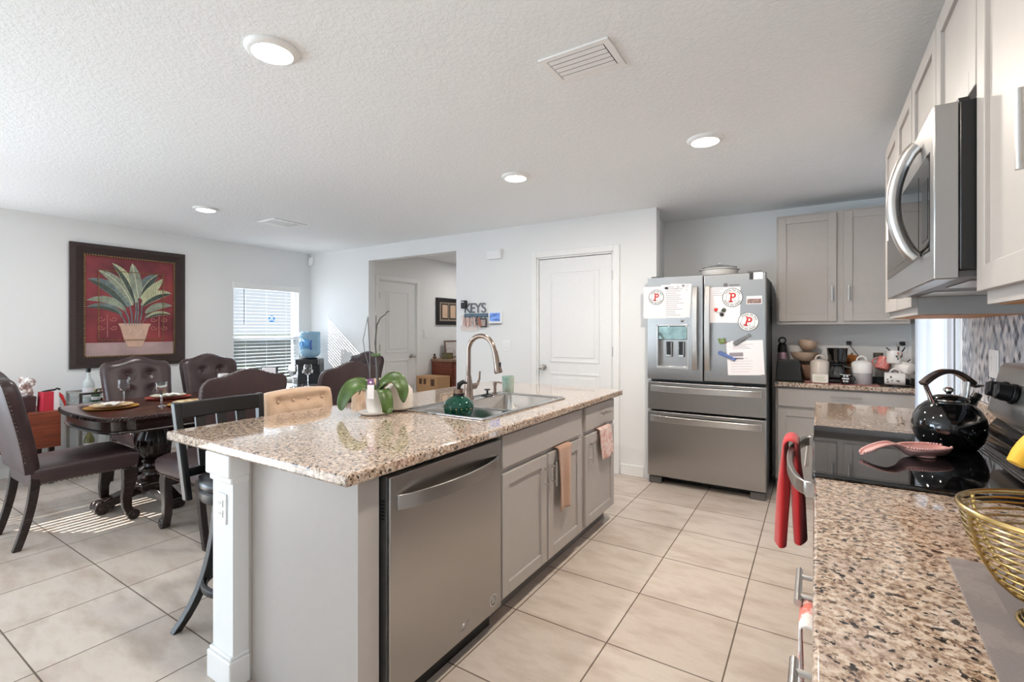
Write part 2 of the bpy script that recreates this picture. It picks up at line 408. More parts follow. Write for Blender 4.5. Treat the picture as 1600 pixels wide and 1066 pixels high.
MB().prism([(0.022*math.cos(a), 0.022*math.sin(a)-0.006) for a in [math.pi*i/10 for i in range(11)]]+[(0.013*math.cos(a), 0.013*math.sin(a)-0.010) for a in [math.pi*i/10 for i in range(10, -1, -1)]], 'x', 0.002, 0.0028).done('emblem', WHITEP, dc)
# sliders and the kitchen side door
def slider(n, ax, u0, u1, nn, z1):
    m = MB(); 
    mids = [u0, (u0+u1)/2, u1-0.05]
    for a in mids: m.bxa(ax, a, a+0.05, nn-0.03, nn+0.03, 0.02, z1)
    m.bxa(ax, u0, u1, nn-0.03, nn+0.03, 0.02, 0.08); m.bxa(ax, u0, u1, nn-0.03, nn+0.03, z1-0.06, z1)
    o = struct(m.done('window_%d' % n, WHITEP, bevel=0.004)); p = MB(); p.bxa(ax, u0+0.05, u1-0.05, nn-0.003, nn+0.003, 0.08, z1-0.06); p.done('pane', PANE, o)
slider(3, 'x', -3.3, -0.7, XL-0.10, 2.08); slider(4, 'y', -6.0, -3.8, YN-0.1, 2.2); slider(5, 'x', 3.46, 4.44, XR+0.11, 2.08)  # the rear slider is unseen, added and sited for its effect on the light
VBL = NT('vertical_blind_vinyl'); VBL.set(Base_Color=lin((236, 237, 240)), Roughness=0.5); _tl = VBL.add('ShaderNodeBsdfTranslucent'); _tl.inputs[0].default_value = (0.9, 0.92, 0.95, 1); _mx = VBL.add('ShaderNodeMixShader'); _mx.inputs[0].default_value = 0.5; VBL.link(VBL.b.outputs[0], _mx.inputs[1]); VBL.link(_tl.outputs[0], _mx.inputs[2]); VBL.link(_mx.outputs[0], VBL.n['Material Output'].inputs[0]); VBL = VBL.m
t = thing('vertical_blind', 'white vertical blind over the side door beyond the stove', 'blind', (XR, 3.95, 0))
MB().box(-0.07, -0.004, -0.53, 0.53, 2.13, 2.18).done('headrail', TRIM, t, bevel=0.003)
for k in range(13):
    y = -0.49+k*0.0815; m = MB(); a = R(64)
    dx, dy = 0.045*math.cos(a), 0.045*math.sin(a)
    m.tube([(-0.04, y, 0.06), (-0.04, y, 2.13)], 0.001, 4)
    m.rings([[(-0.04-dx, y-dy, z), (-0.037, y, z), (-0.04+dx, y+dy, z), (-0.042, y, z)] for z in (0.05, 2.125)])
    m.done('slat', VBL, t, smooth=0)
# doors: pantry and hallway
def panel_door(n, ax, u0, u1, nn, sgn, z1, knob_u, hinge_u, hz):
    """leaf with two raised panels, face at nn, sgn is the way it faces"""
    m = MB(); w = u1-u0; b = nn-sgn*0.012
    m.bxa(ax, u0+0.003, u1-0.003, b-sgn*0.035, b, 0.008, z1-0.004)
    o = struct(m.done('door_%d' % n, DOORP, bevel=0.002)); mm = MB()
    for (za, zb) in ((0.20, 0.92), (1.02, z1-0.13)):
        a, c = u0+0.125, u1-0.125
        for (q0, q1, r0, r1) in ((a, c, za, za+0.022), (a, c, zb-0.022, zb), (a, a+0.022, za+0.022, zb-0.022), (c-0.022, c, za+0.022, zb-0.022)):
            mm.bxa(ax, q0, q1, b, b+sgn*0.007, r0, r1)
        mm.bxa(ax, a+0.05, c-0.05, b, b+sgn*0.006, za+0.05, zb-0.05)
    mm.done('raised_panels', DOORP, o, bevel=0.005)
    def P(u, d, z): return (nn+sgn*d, u, z) if ax == 'x' else (u, nn+sgn*d, z)
    k = MB(); k.cyl(P(knob_u, -0.012, 0.965), P(knob_u, 0.0, 0.965), 0.032, n=20); k.cyl(P(knob_u, 0.0, 0.965), P(knob_u, 0.035, 0.965), 0.011, n=12)
    k.sphere(P(knob_u, 0.05, 0.965), 0.027); k.done('knob', NICKEL, o)
    for z in hz:
        h = MB(); h.cyl(P(hinge_u, 0.002, z-0.045), P(hinge_u, 0.002, z+0.045), 0.008, n=10); h.bxa(ax, hinge_u-0.012, hinge_u+0.012, nn-sgn*0.008, nn-sgn*0.001, z-0.044, z+0.044)
        h.done('hinge', NICKEL, o)
    # jamb + casing
    return o
panel_door(1, 'y', -2.427+0.02, -1.60-0.02, YB, -1, 2.07, -2.35, -1.606, (0.25, 1.14, 1.86))
def casing(n, ax, u0, u1, z1, nn, sgn, w=0.06):
    m = MB(); n1 = nn+sgn*0.016
    m.bxa(ax, u0-w, u0, nn, n1, 0, z1+w); m.bxa(ax, u1, u1+w, nn, n1, 0, z1+w); m.bxa(ax, u0, u1, nn, n1, z1, z1+w)
    m.bxa(ax, u0, u0+0.018, nn-sgn*0.1, nn, 0, z1); m.bxa(ax, u1-0.018, u1, nn-sgn*0.1, nn, 0, z1); m.bxa(ax, u0, u1, nn-sgn*0.1, nn, z1-0.016, z1)
    struct(m.done('trim_%d' % n, TRIM, bevel=0.004))
casing(1, 'y', -2.427, -1.60, 2.088, YB, -1)
panel_door(2, 'x', 4.58, 5.28, -5.05, 1, 2.03, 5.20, 4.585, (0.30, 1.10, 1.82))
casing(2, 'x', 4.56, 5.30, 2.045, -5.05, 1)

# outside
GRASS = M('lawn', (104, 128, 74), 0.9, var=0.3, scale=6)
o = MB().box(-30, -6.5, -20, 25, -0.3, -0.12).done('lawn', GRASS, smooth=0); o['kind'] = 'structure'
t = MB().box(-11.1, -11.0, -8, 16, -0.12, 1.25).done('garden_fence', M('fence_vinyl', (196, 200, 204), 0.6, var=0.04), smooth=0); tag(t, 'pale grey boundary fence outside the dining window', 'fence')
for i, (x, y, s_) in enumerate(((-9.6, 5.3, 0.34), (-9.7, 6.4, 0.28))):
    m = MB(); rnd = random.Random(i)
    for k in range(90):
        a = rnd.uniform(0, 6.28); r = s_*rnd.random()**0.5; z = rnd.uniform(0.0, 1.2)*s_*1.8
        m.sphere((r*math.cos(a), r*math.sin(a), z), 0.07, 0.07, 0.04, 6)
    q = m.done('garden_shrub', M('shrub', (86, 112, 70), 0.8, var=0.3), smooth=0); q.location = (x, y, -0.12)
    tag(q, ('leafy green shrub by the fence, left one seen through the dining window', 'leafy green shrub by the fence, right one seen through the dining window')[i], 'shrub')

# ------------------------------------------------------------------ ceiling fixtures
LENS = mat_emit('lamp_lens', (1.0, 0.97, 0.92), 14)
def downlight(label, x, y, e=10, col=(1, 0.97, 0.93)):
    t = thing('ceiling_light', label, 'ceiling light', (x, y, H), 0, 'round ceiling downlights')
    MB().lathe([(0.100, 0), (0.100, -0.004), (0.094, -0.012), (0.084, -0.018), (0.075, -0.0185)], n=40, cap0=False, cap1=False).done('trim_ring', TRIM, t, smooth=50)
    MB().lathe([(0.0755, -0.017), (0.070, -0.020), (0.001, -0.0205)], n=36, cap0=False).done('lens', LENS, t)
    light('lamp', 'AREA', (0, 0, -0.03), (0, 0, 0), e, col, 0.14, None, t)
downlight('round ceiling downlight nearest the camera, above the island sink end', -1.80, 1.085)
downlight('round ceiling downlight in front of the refrigerator', -0.535, 2.93, 24, (1, 0.89, 0.77))
downlight('small round ceiling downlight above the far end of the island', -1.81, 2.91)
downlight('small round ceiling downlight above the dining table', -4.66, 2.18)
downlight('round ceiling downlight over the walkway beside the camera', -0.535, 1.085, 14, (1, 0.90, 0.78))
def vent(label, x, y, w, d, flip):
    t = thing('ceiling_vent', label, 'vent', (x, y, H), 0)
    m = MB(); b = 0.028 if w >= d else 0.035
    for (a0, a1, c0, c1) in ((-w/2, w/2, -d/2, -d/2+b), (-w/2, w/2, d/2-b, d/2), (-w/2, -w/2+b, -d/2+b, d/2-b), (w/2-b, w/2, -d/2+b, d/2-b)): m.box(a0, a1, c0, c1, -0.007, 0)
    m.done('frame', TRIM, t, bevel=0.002)
    MB().box(-w/2+b, w/2-b, -d/2+b, d/2-b, -0.0012, -0.0005).done('duct_backing', DARKGAP, t)
    along = w if w >= d else d; across = (d if w >= d else w)-2*b; n = 5
    for k in range(n):
        c = -across/2+across*(k+0.5)/n; h = across/n*(0.27 if flip else 0.40); dz = 0.0012
        q = [(c-h, -0.0065 if not flip else -0.0065-dz), (c+h, -0.0065-dz if not flip else -0.0065), (c+h, -0.0055-dz if not flip else -0.0055), (c-h, -0.0055 if not flip else -0.0055-dz)]
        m = MB(); L = along/2-b-0.003
        if w >= d: m.prism(q, 'x', -L, L)
        else: m.prism(q, 'y', -L, L)
        m.done('louver', TRIM, t, smooth=0)
vent('white louvered ceiling vent above the walkway, nearest the camera', -0.805, 1.813, 0.30, 0.215, False)
vent('white louvered ceiling vent above the dining area', -4.63, 2.90, 0.29, 0.36, True)

light('hall_fill', 'AREA', (-4.2, 6.2, H-0.03), (0, 0, 0), 10, (1, 0.97, 0.93), 0.2)  # unseen fill added to lift the dark hallway, no fixture modelled
# ------------------------------------------------------------------ kitchen helpers
def shaker(name, ax, u0, u1, z0, z1, face, sgn, parent, mat=CAB, rail=0.058, th=0.019):
    m = MB(); b = face-sgn*th
    m.bxa(ax, u0, u0+rail, b, face, z0, z1); m.bxa(ax, u1-rail, u1, b, face, z0, z1)
    m.bxa(ax, u0+rail, u1-rail, b, face, z0, z0+rail); m.bxa(ax, u0+rail, u1-rail, b, face, z1-rail, z1)
    m.bxa(ax, u0+rail-0.004, u1-rail+0.004, b, face-sgn*0.010, z0+rail-0.004, z1-rail+0.004)
    return m.done(name, mat, parent, bevel=0.0018)
def slabfront(name, ax, u0, u1, z0, z1, face, sgn, parent, mat=CAB):
    m = MB(); m.bxa(ax, u0, u1, face-sgn*0.019, face, z0, z1); return m.done(name, mat, parent, bevel=0.0025)
def pull(parent, ax, face, sgn, u, z, L=0.13, vert=True, out=0.032, r=0.0055):
    def P(uu, d, zz): return (face+sgn*d, uu, zz) if ax == 'x' else (uu, face+sgn*d, zz)
    m = MB(); h = L/2; e = 0.6
    if vert:
        m.cyl(P(u, out, z-h), P(u, out, z+h), r, n=12)
        for q in (-h*e, h*e): m.cyl(P(u, 0, z+q), P(u, out, z+q), r*0.8, n=10)
    else:
        m.cyl(P(u-h, out, z), P(u+h, out, z), r, n=12)
        for q in (-h*e, h*e): m.cyl(P(u+q, 0, z), P(u+q, out, z), r*0.8, n=10)
    return m.done('handle', NICKEL, parent)

# ------------------------------------------------------------------ island
struct(MB().box(-1.985, -1.84, 0.955, 3.30, 0, 0.875).done('wall_island', WALL, smooth=0), 'white painted knee wall under the island overhang')
m = MB(); m.box(-2.0, -1.832, 0.938, 3.30, 0, 0.105); m.box(-1.995, -1.837, 0.945, 3.30, 0.105, 0.12)
struct(m.done('baseboard_island', TRIM, bevel=0.005))
m = MB(); m.box(-2.01, -1.834, 0.937, 3.30, 0.79, 0.8758); m.box(-1.998, -1.838, 0.947, 3.30, 0.765, 0.79)
struct(m.done('trim_3', TRIM, bevel=0.006))
t = thing('island_countertop', 'speckled granite countertop on the kitchen island', 'countertop', (-1.75, 2.14, 0.876))
m = MB(); m.slabhole(-0.585, 0.58, -1.205, 1.205, 0, 0.038, -0.085, 0.405, -0.26, 0.555)
m.done('slab', GRAN, t, bevel=0.008, seg=3)
t = thing('island_end_panel', 'flat grey end panel of the island beside the dishwasher', 'cabinet panel', (-1.53, 1.03, 0))
MB().box(-0.305, 0.295, -0.008, 0.012, 0, 0.8755).done('panel', CAB, t, bevel=0.0015)
MB().box(0.295, 0.31, -0.012, 0.075, 0, 0.8755).done('corner_stile', CAB, t, bevel=0.0015)
MB().box(-0.31, -0.297, -0.016, 0.012, 0, 0.8755).done('scribe_strip', CAB, t)
# dishwasher
t = thing('dishwasher', 'stainless steel dishwasher built into the island end', 'dishwasher', (-1.20, 1.465, 0))
MB().box(-0.58, -0.045, -0.325, 0.325, 0.09, 0.865).done('tub', BLACK, t)
MB().box(-0.045, -0.012, -0.335, 0.335, 0.10, 0.852).done('door_edge', GREYMETAL, t, bevel=0.002)
d = MB().box(-0.012, 0.004, -0.335, 0.335, 0.10, 0.852).done('door', STEELV, t, bevel=0.004)
m = MB(); pts = []
for i in range(17):
    u = -0.305+0.61*i/16; pts.append((0.012+0.052*math.sin(math.pi*(i/16))**0.6, u))
m.rings([[(x-0.012, u, 0.737), (x, u, 0.735), (x, u, 0.787), (x-0.012, u, 0.785)] for x, u in pts])
m.done('handle', STEEL, t, bevel=0.002)
m = MB()
for k in range(6): m.box(-0.038, -0.02, -0.3358, -0.334, 0.705+k*0.012, 0.711+k*0.012)
m.done('side_vent', DARKGAP, t)
MB().box(-0.10, -0.055, -0.325, 0.325, 0.0, 0.095).done('toe_panel', BLACK, t)
m = MB(); m.cyl((0.004, 0.272, 0.155), (0.0046, 0.272, 0.155), 0.026, n=24); m.mi = 1; m.cyl((0.0046, 0.272, 0.155), (0.005, 0.272, 0.155), 0.022, n=24); m.mi = 0
for k in range(4): m.box(0.005, 0.0054, 0.257, 0.287, 0.144+k*0.0075, 0.147+k*0.0075)
m.done('round_sticker', [M('sticker_grey', (214, 212, 210), 0.5), GREYMETAL], t)
m = MB(); m.tube([(0.0045, 0.06+0.010*math.cos(a)*(1-a/9), 0.152+0.010*math.sin(a)*(1-a/9)) for a in [i*0.5 for i in range(14)]], 0.0016, 6)
m.tube([(0.0045, 0.03, 0.142), (0.0045, 0.06, 0.138), (0.0045, 0.095, 0.162)], 0.0012, 6); m.done('scuff_emblem', CHROME, t)
# sink base cabinet
F = -1.2
t = thing('sink_base_cabinet', 'grey two-door cabinet under the island sink', 'cabinet', (0, 0, 0))
m = MB()
m.box(-1.825, F-0.019, 1.815, 1.833, 0.10, 0.8755); m.box(-1.825, F-0.019, 2.717, 2.734, 0.10, 0.8755); m.box(-1.825, F-0.019, 1.833, 2.717, 0.10, 0.118)
m.box(-1.825, -1.80, 1.833, 2.717, 0.118, 0.8755); m.box(F-0.04, F-0.019, 1.833, 2.717, 0.66, 0.8755); m.box(F-0.04, F-0.019, 1.833, 1.86, 0.118, 0.66); m.box(F-0.04, F-0.019, 2.69, 2.717, 0.118, 0.66); m.box(F-0.04, F-0.019, 2.24, 2.275, 0.118, 0.66)
m.done('carcass', CAB, t)
slabfront('false_front', 'x', 1.818, 2.690, 0.712, 0.862, F, 1, t)
d = shaker('door', 'x', 1.818, 2.243, 0.118, 0.685, F, 1, t); pull(d, 'x', F, 1, 2.218, 0.575)
d = shaker('door', 'x', 2.262, 2.690, 0.118, 0.685, F, 1, t); pull(d, 'x', F, 1, 2.292, 0.575)
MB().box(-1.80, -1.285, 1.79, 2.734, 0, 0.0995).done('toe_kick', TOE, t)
t = thing('drawer_base_cabinet', 'narrow grey cabinet with drawer and door at far end of the island', 'cabinet', (0, 0, 0))
MB().box(-1.825, F-0.019, 2.735, 3.275, 0.10, 0.8755).done('carcass', CAB, t)
d = slabfront('drawer', 'x', 2.752, 3.245, 0.712, 0.862, F, 1, t); pull(d, 'x', F, 1, 3.03, 0.795, vert=False)
d = shaker('door', 'x', 2.752, 3.245, 0.118, 0.685, F, 1, t); pull(d, 'x', F, 1, 2.80, 0.575)
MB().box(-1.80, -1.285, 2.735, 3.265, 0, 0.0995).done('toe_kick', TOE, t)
# towels over island doors
def towel(name, label, mat, x, y0, y1, zt, front, back, seed, skew=0.0, bulge=0.008):
    rnd = random.Random(seed); ph = rnd.uniform(0, 6)
    def fn(u, v):
        L = back+front+0.05; s_ = v*L
        w = (u-0.5)*(y1-y0)
        if s_ < back: xx, zz = x-0.036, zt-(back-s_)
        elif s_ < back+0.05:
            a = (s_-back)/0.05*math.pi; xx, zz = x-0.012-0.024*math.cos(a), zt+0.010*math.sin(a)
        else:
            q = s_-back-0.05; xx, zz = x+0.013+bulge*math.sin(u*9+ph)*min(1, q*6)+0.012*q, zt-q
            w *= 1-0.12*min(1, q*2)
        q = max(0, s_-back-0.05)
        return (xx, (y0+y1)/2+w+skew*q, zz+skew*w*(0.25 if q > 0.02 else 0))
    o = MB().grid(fn, 18, 40).done(name, mat, solid=0.005, smooth=80)
    return tag(o, label, 'towel')
towel('hand_towel', 'tan terry hand towel hung over the sink cabinet door', mat_cloth('tan_terry', (184, 146, 122), scale=400), F+0.006, 2.345, 2.505, 0.692, 0.34, 0.12, 3)
towel('hand_towel', 'pink floral towel hung over the narrow end cabinet door', mat_cloth('pink_floral', (226, 204, 194), (212, 156, 144), 300, 30), F+0.006, 2.93, 3.13, 0.692, 0.20, 0.10, 5, 0.28)
# sink
t = thing('kitchen_sink', 'double bowl stainless sink set into the island counter', 'sink', (-1.59, 2.2875, 0.914))
m = MB(); sx0, sx1, sy0, sy1 = -0.262, 0.262, -0.435, 0.44
bowls = [(-0.155, 0.232, -0.405, -0.175), (-0.155, 0.232, -0.140, 0.405)]
xs = [sx0, -0.155, 0.232, sx1]; ys = [sy0, -0.405, -0.175, -0.140, 0.405, sy1]
V = {(i, j): m.bm.verts.new((x, y, 0.005)) for i, x in enumerate(xs) for j, y in enumerate(ys)}
for i in range(3):
    for j in range(5):
        if i == 1 and j in (1, 3): continue
        m._f([V[i, j], V[i+1, j], V[i+1, j+1], V[i, j+1]])
edge = [(0, 0), (3, 0), (3, 5), (0, 5)]
lip = [m.bm.verts.new((x*1.012, y*1.008, 0.0)) for x, y in ((sx0, sy0), (sx1, sy0), (sx1, sy1), (sx0, sy1))]
el = [V[0, 0], V[3, 0], V[3, 5], V[0, 5]]
bot = []
m.done('rim', SINKS, t, bevel=0.0, solid=0.0016)
def rrect(x0, x1, y0, y1, r, z, n=6):
    return [(cx+r*math.cos(R(a0+90*k/n)), cy+r*math.sin(R(a0+90*k/n)), z) for cx, cy, a0 in ((x1-r, y1-r, 0), (x0+r, y1-r, 90), (x0+r, y0+r, 180), (x1-r, y0+r, 270)) for k in range(n+1)]
MB().tube(rrect(sx0, sx1, sy0, sy1, 0.02, 0.0045), 0.0055, 8, True).done('rim_bead', CHROME, t, smooth=60)
for bi, (a, b, c, d_) in enumerate(bowls):
    dep = 0.12 if bi == 0 else 0.19; r = 0.05; m = MB(); RR = []
    def rr(x0, x1, y0, y1, r, z, n=6):
        out = []
        for cx, cy, a0 in ((x1-r, y1-r, 0), (x0+r, y1-r, 90), (x0+r, y0+r, 180), (x1-r, y0+r, 270)):
            for k in range(n+1): aa = R(a0+90*k/n); out.append((cx+r*math.cos(aa), cy+r*math.sin(aa), z))
        return out
    RR.append(rr(a-0.006, b+0.006, c-0.006, d_+0.006, 0.02, 0.005)); RR.append(rr(a, b, c, d_, 0.045, 0.0)); RR.append(rr(a+0.004, b-0.004, c+0.004, d_-0.004, 0.05, -dep+0.03)); RR.append(rr(a+0.03, b-0.03, c+0.03, d_-0.03, 0.04, -dep)); 
    m.rings(RR, cap0=False); m.done('bowl', SINKS, t, smooth=60)
    cx, cy = (a+b)/2, (c+d_)/2
    MB().lathe([(0.042, -dep+0.001), (0.042, -dep+0.004), (0.03, -dep+0.004), (0.02, -dep+0.0015), (0.001, -dep+0.0015)], (cx, cy, 0), 24, cap0=False).done('drain', CHROME, t)
# faucet
t = thing('kitchen_faucet', 'tall bronze gooseneck pull-down faucet on the sink', 'faucet', (-1.80, 2.345, 0.9198))
MB().lathe([(0.034, 0), (0.034, 0.008), (0.029, 0.016), (0.026, 0.06), (0.023, 0.10), (0.0165, 0.145)], n=28).done('base', BRONZE, t)
pts = [(0, 0, 0.14), (0, 0, 0.22), (0, 0, 0.295)]+arc((0.095, 0, 0.295), 0.095, math.pi, R(15), 16)+[(0.200, 0, 0.285)]
MB().tube(pts, 0.0145, 16).done('gooseneck', BRONZE, t, smooth=60)
MB().tube([(0.196, 0, 0.30), (0.203, 0, 0.27), (0.212, 0, 0.225), (0.221, 0, 0.18), (0.2235, 0, 0.17)], [0.0155, 0.017, 0.0185, 0.0245, 0.023], 18).done('spray_head', BRONZE, t, smooth=50)
MB().box(0.2265, 0.2365, -0.008, 0.008, 0.205, 0.235).done('spray_button', BLACK, t, bevel=0.003)
m = MB(); m.cyl((0, 0.015, 0.075), (0, 0.068, 0.075), 0.019, n=18); m.tube([(0, 0.06, 0.075), (0.004, 0.085, 0.083), (0.006, 0.104, 0.115), (0.006, 0.108, 0.165)], [0.012, 0.010, 0.0075, 0.0065], 12); m.done('lever', BRONZE, t, smooth=60)
t = thing('soap_dispenser', 'small nickel soap pump on the sink deck behind the stopper', 'soap dispenser', (-1.802, 2.635, 0.9198))
MB().lathe([(0.017, 0), (0.017, 0.006), (0.010, 0.012), (0.010, 0.055), (0.013, 0.058), (0.013, 0.078), (0.006, 0.082)], n=18).done('pump_body', BRONZE, t)
MB().tube([(0, 0, 0.074), (0.02, 0.016, 0.078), (0.036, 0.028, 0.070)], [0.006, 0.005, 0.004], 8).done('spout', BRONZE, t)
t = thing('sink_stopper', 'black rubber sink stopper lying on the sink deck', 'stopper', (-1.79, 2.53, 0.9198))
MB().lathe([(0.040, 0), (0.043, 0.004), (0.038, 0.008), (0.008, 0.012), (0.007, 0.035), (0.020, 0.038), (0.020, 0.044), (0.001, 0.045)], n=28).done('plug', BLACK, t)
t = thing('candle_cup', 'pale aqua glass candle cup behind the sink', 'candle', (-1.80, 2.795, 0.914))
AQ = NT('aqua_iridescent'); n_ = AQ.noise(AQ.coord(), 14, 3); AQ.set(Base_Color=AQ.ramp(n_.outputs['Fac'], [(0.3, lin((150, 196, 186))), (0.5, lin((196, 216, 204))), (0.7, lin((172, 190, 168)))]), Roughness=0.12, Transmission_Weight=0.25); AQ = AQ.m
MB().lathe([(0.036, 0), (0.039, 0.004), (0.043, 0.112), (0.0405, 0.112), (0.037, 0.06), (0.001, 0.058)], n=28, cap1=False).done('glass', AQ, t)
MB().lathe([(0.037, 0.061), (0.001, 0.0615)], n=24, cap0=False).done('wax', CREAM, t)
# green glass soap bottle standing in the near bowl
t = thing('soap_bottle', 'round green glass soap bottle with copper collar in the near sink bowl', 'soap bottle', (-1.60, 1.998, 0.7945))
GG = NT('green_glass'); n_ = GG.noise(GG.coord(), 10); GG.set(Base_Color=lin((22, 84, 66)), Roughness=0.06, Transmission_Weight=0.45, IOR=1.45); GG = GG.m
MB().lathe([(0.055, 0), (0.06, 0.01), (0.066, 0.09), (0.078, 0.125), (0.082, 0.145), (0.078, 0.165), (0.06, 0.185), (0.035, 0.198), (0.026, 0.203)], n=36).done('bottle', GG, t)
MB().lathe([(0.030, 0.203), (0.030, 0.215), (0.024, 0.216)], n=24).done('gasket', BLACK, t)
MB().lathe([(0.027, 0.216), (0.028, 0.238), (0.024, 0.240)], n=24).done('collar', BRONZE, t)
MB().tube([(0, 0, 0.24), (0.004, 0.0, 0.262), (0.020, 0.014, 0.275), (0.034, 0.03, 0.268)], [0.011, 0.014, 0.012, 0.006], 10).done('pump', BLACK, t)
for k in range(5):
    a = -1.4+k*0.35; MB().sphere((0.0805*math.cos(a), 0.0805*math.sin(a), 0.140), 0.004, n=8).done('stud', BRASS, t)

# orchid and candle jar
t = thing('potted_orchid', 'orchid with bare stems in a white pot on a saucer', 'potted plant', (-1.915, 1.705, 0.914), 0.5641)
# local axes: x to the right of the picture, y away
MB().lathe([(0.045, 0), (0.070, 0.003), (0.082, 0.014), (0.080, 0.015), (0.066, 0.008), (0.001, 0.007)], n=36, cap0=True).done('saucer', CERAM, t)
MB().lathe([(0.036, 0.008), (0.040, 0.012), (0.050, 0.118), (0.053, 0.120), (0.053, 0.128), (0.047, 0.128), (0.044, 0.10), (0.001, 0.10)], n=8*4, mod=lambda a, z: 1-0.02*abs(math.sin(4*a))).done('pot', CERAM, t, smooth=30)
MB().lathe([(0.045, 0.104), (0.03, 0.112), (0.001, 0.114)], n=20, cap0=False).done('bark_mix', M('bark', (96, 70, 50), 0.9, var=0.4, scale=60), t)
def leaf(path, width, twist=0.0, up=(0, 0, 1)):
    P = [Vector(p) for p in path]; n = 16; pts = []
    def at(s_):
        f = s_*(len(P)-1); i = min(int(f), len(P)-2); q = f-i
        p0 = P[max(i-1, 0)]; p1 = P[i]; p2 = P[i+1]; p3 = P[min(i+2, len(P)-1)]
        return 0.5*((2*p1)+(p2-p0)*q+(2*p0-5*p1+4*p2-p3)*q*q+(3*p1-p0-3*p2+p3)*q**3)
    def fn(u, v):
        c = at(u); tn = (at(min(1, u+0.02))-at(max(0, u-0.02))).normalized()
        sd = tn.cross(Vector(up)); sd = sd.normalized() if sd.length > 1e-4 else Vector((1, 0, 0))
        nn = sd.cross(tn).normalized()
        w = width*(math.sin(math.pi*min(1, 0.10+0.88*u))**0.75)
        s_ = (v-0.5)*2
        sd2 = sd*math.cos(twist)+nn*math.sin(twist); n2 = nn*math.cos(twist)-sd*math.sin(twist)
        return c+sd2*(w*s_)+n2*(0.25*w*abs(s_)**1.5)
    return MB().grid(fn, n, 8).done('leaf', LEAF, t, solid=0.0028, smooth=80)
leaf([(-0.012, 0.0, 0.11), (-0.055, -0.02, 0.150), (-0.105, -0.045, 0.135), (-0.140, -0.06, 0.075), (-0.150, -0.065, 0.028)], 0.046, 0.75)
leaf([(0.0, 0.0, 0.11), (0.05, 0.0, 0.165), (0.105, 0.0, 0.180), (0.145, -0.01, 0.13), (0.152, -0.015, 0.060)], 0.042, -0.6)
leaf([(0.030, -0.02, 0.115), (0.055, -0.055, 0.128), (0.074, -0.075, 0.09), (0.086, -0.086, 0.03), (0.084, -0.088, 0.008)], 0.037, 0.0)
leaf([(-0.01, 0.015, 0.11), (-0.04, 0.04, 0.15), (-0.075, 0.055, 0.135), (-0.10, 0.06, 0.09)], 0.026, 0.5)
leaf([(0.015, 0.01, 0.11), (0.045, 0.03, 0.14), (0.085, 0.04, 0.195), (0.12, 0.035, 0.185)], 0.028, 0.6)
STEM = M('dark_stem', (70, 66, 58), 0.6, var=0.2); STAKE = M('stake', (96, 96, 98), 0.5)
MB().tube([(-0.026, 0, 0.10), (-0.024, 0, 0.30), (-0.036, 0, 0.50)], 0.0028, 8).done('stake', STAKE, t)
MB().tube([(0.012, 0, 0.10), (0.006, 0, 0.32), (0.006, 0, 0.505)], 0.0032, 8).done('stake', STAKE, t)
MB().tube([(0.022, 0, 0.10), (0.016, 0, 0.22), (0.002, 0, 0.36), (0.010, 0, 0.455), (0.030, 0, 0.495), (0.055, 0, 0.512), (0.066, 0, 0.528), (0.075, 0, 0.526)], [0.0045, 0.0045, 0.004, 0.0035, 0.003, 0.0026, 0.003, 0.003], 8).done('flower_stem', STEM, t)
MB().tube([(-0.012, 0, 0.10), (-0.030, 0, 0.24), (-0.052, 0, 0.32), (-0.060, 0, 0.38), (-0.045, 0, 0.45), (-0.038, 0, 0.49)], 0.0018, 6).done('aerial_stem', STAKE, t)
m = MB(); m.box(-0.018, 0.030, -0.005, 0.005, 0.295, 0.312); m.done('plant_clip', M('clip_green', (76, 98, 62), 0.5), t, bevel=0.004)
m = MB(); m.prism([(-0.022, 0.085), (0.012, 0.085), (0.013, 0.155), (-0.021, 0.155)], 'y', -0.058, -0.0565); m.mi = 1; m.prism([(-0.021, 0.155), (0.013, 0.155), (0.013, 0.185), (-0.021, 0.185)], 'y', -0.058, -0.0565)
m.mi = 0; m.sphere((-0.004, -0.0585, 0.168), 0.006, 0.001, 0.006, 10); m.done('plant_tag', [PAPER, M('tag_purple', (128, 84, 128), 0.6)], t, smooth=0)
t = thing('candle_jar', 'cream ceramic candle jar behind the orchid pot', 'candle', (-1.905, 1.862, 0.914))
MB().lathe([(0.068, 0), (0.072, 0.004), (0.070, 0.008)], n=32).done('base', M('dark_base', (52, 40, 34), 0.5), t)
MB().lathe([(0.070, 0.008), (0.076, 0.014), (0.076, 0.106), (0.070, 0.116), (0.066, 0.112), (0.001, 0.108)], n=36).done('jar', CREAM, t)
MB().lathe([(0.064, 0.112), (0.066, 0.118), (0.05, 0.138), (0.012, 0.146), (0.012, 0.156), (0.001, 0.157)], n=32).done('lid', CREAM, t)
m = MB()
for k in range(3):
    for q in range(7): a = -1.25+q*0.045-0.1*(k % 2); m.box(0.0762*math.cos(a)-0.001, 0.0762*math.cos(a)+0.001, 0.0762*math.sin(a)-0.0012, 0.0762*math.sin(a)+0.0012, 0.045+k*0.01, 0.048+k*0.01)
m.done('faint_lettering', M('jar_print', (206, 190, 176), 0.6), t)
# island outlet
t = thing('wall_outlet', 'white duplex outlet on the island knee wall end', 'outlet', (-1.915, 0.955, 0.665))
MB().box(-0.036, 0.036, -0.006, 0, -0.058, 0.058).done('cover_plate', WHITEP, t, bevel=0.003)
for z in (-0.02, 0.02):
    o = MB().box(-0.017, 0.017, -0.009, -0.006, z-0.014, z+0.014).done('receptacle', WHITEP, t, bevel=0.004)
    MB().box(-0.008, -0.0055, -0.0095, -0.009, z-0.002, z+0.007).box(0.0055, 0.008, -0.0095, -0.009, z-0.002, z+0.007).done('slot', DINK, o)

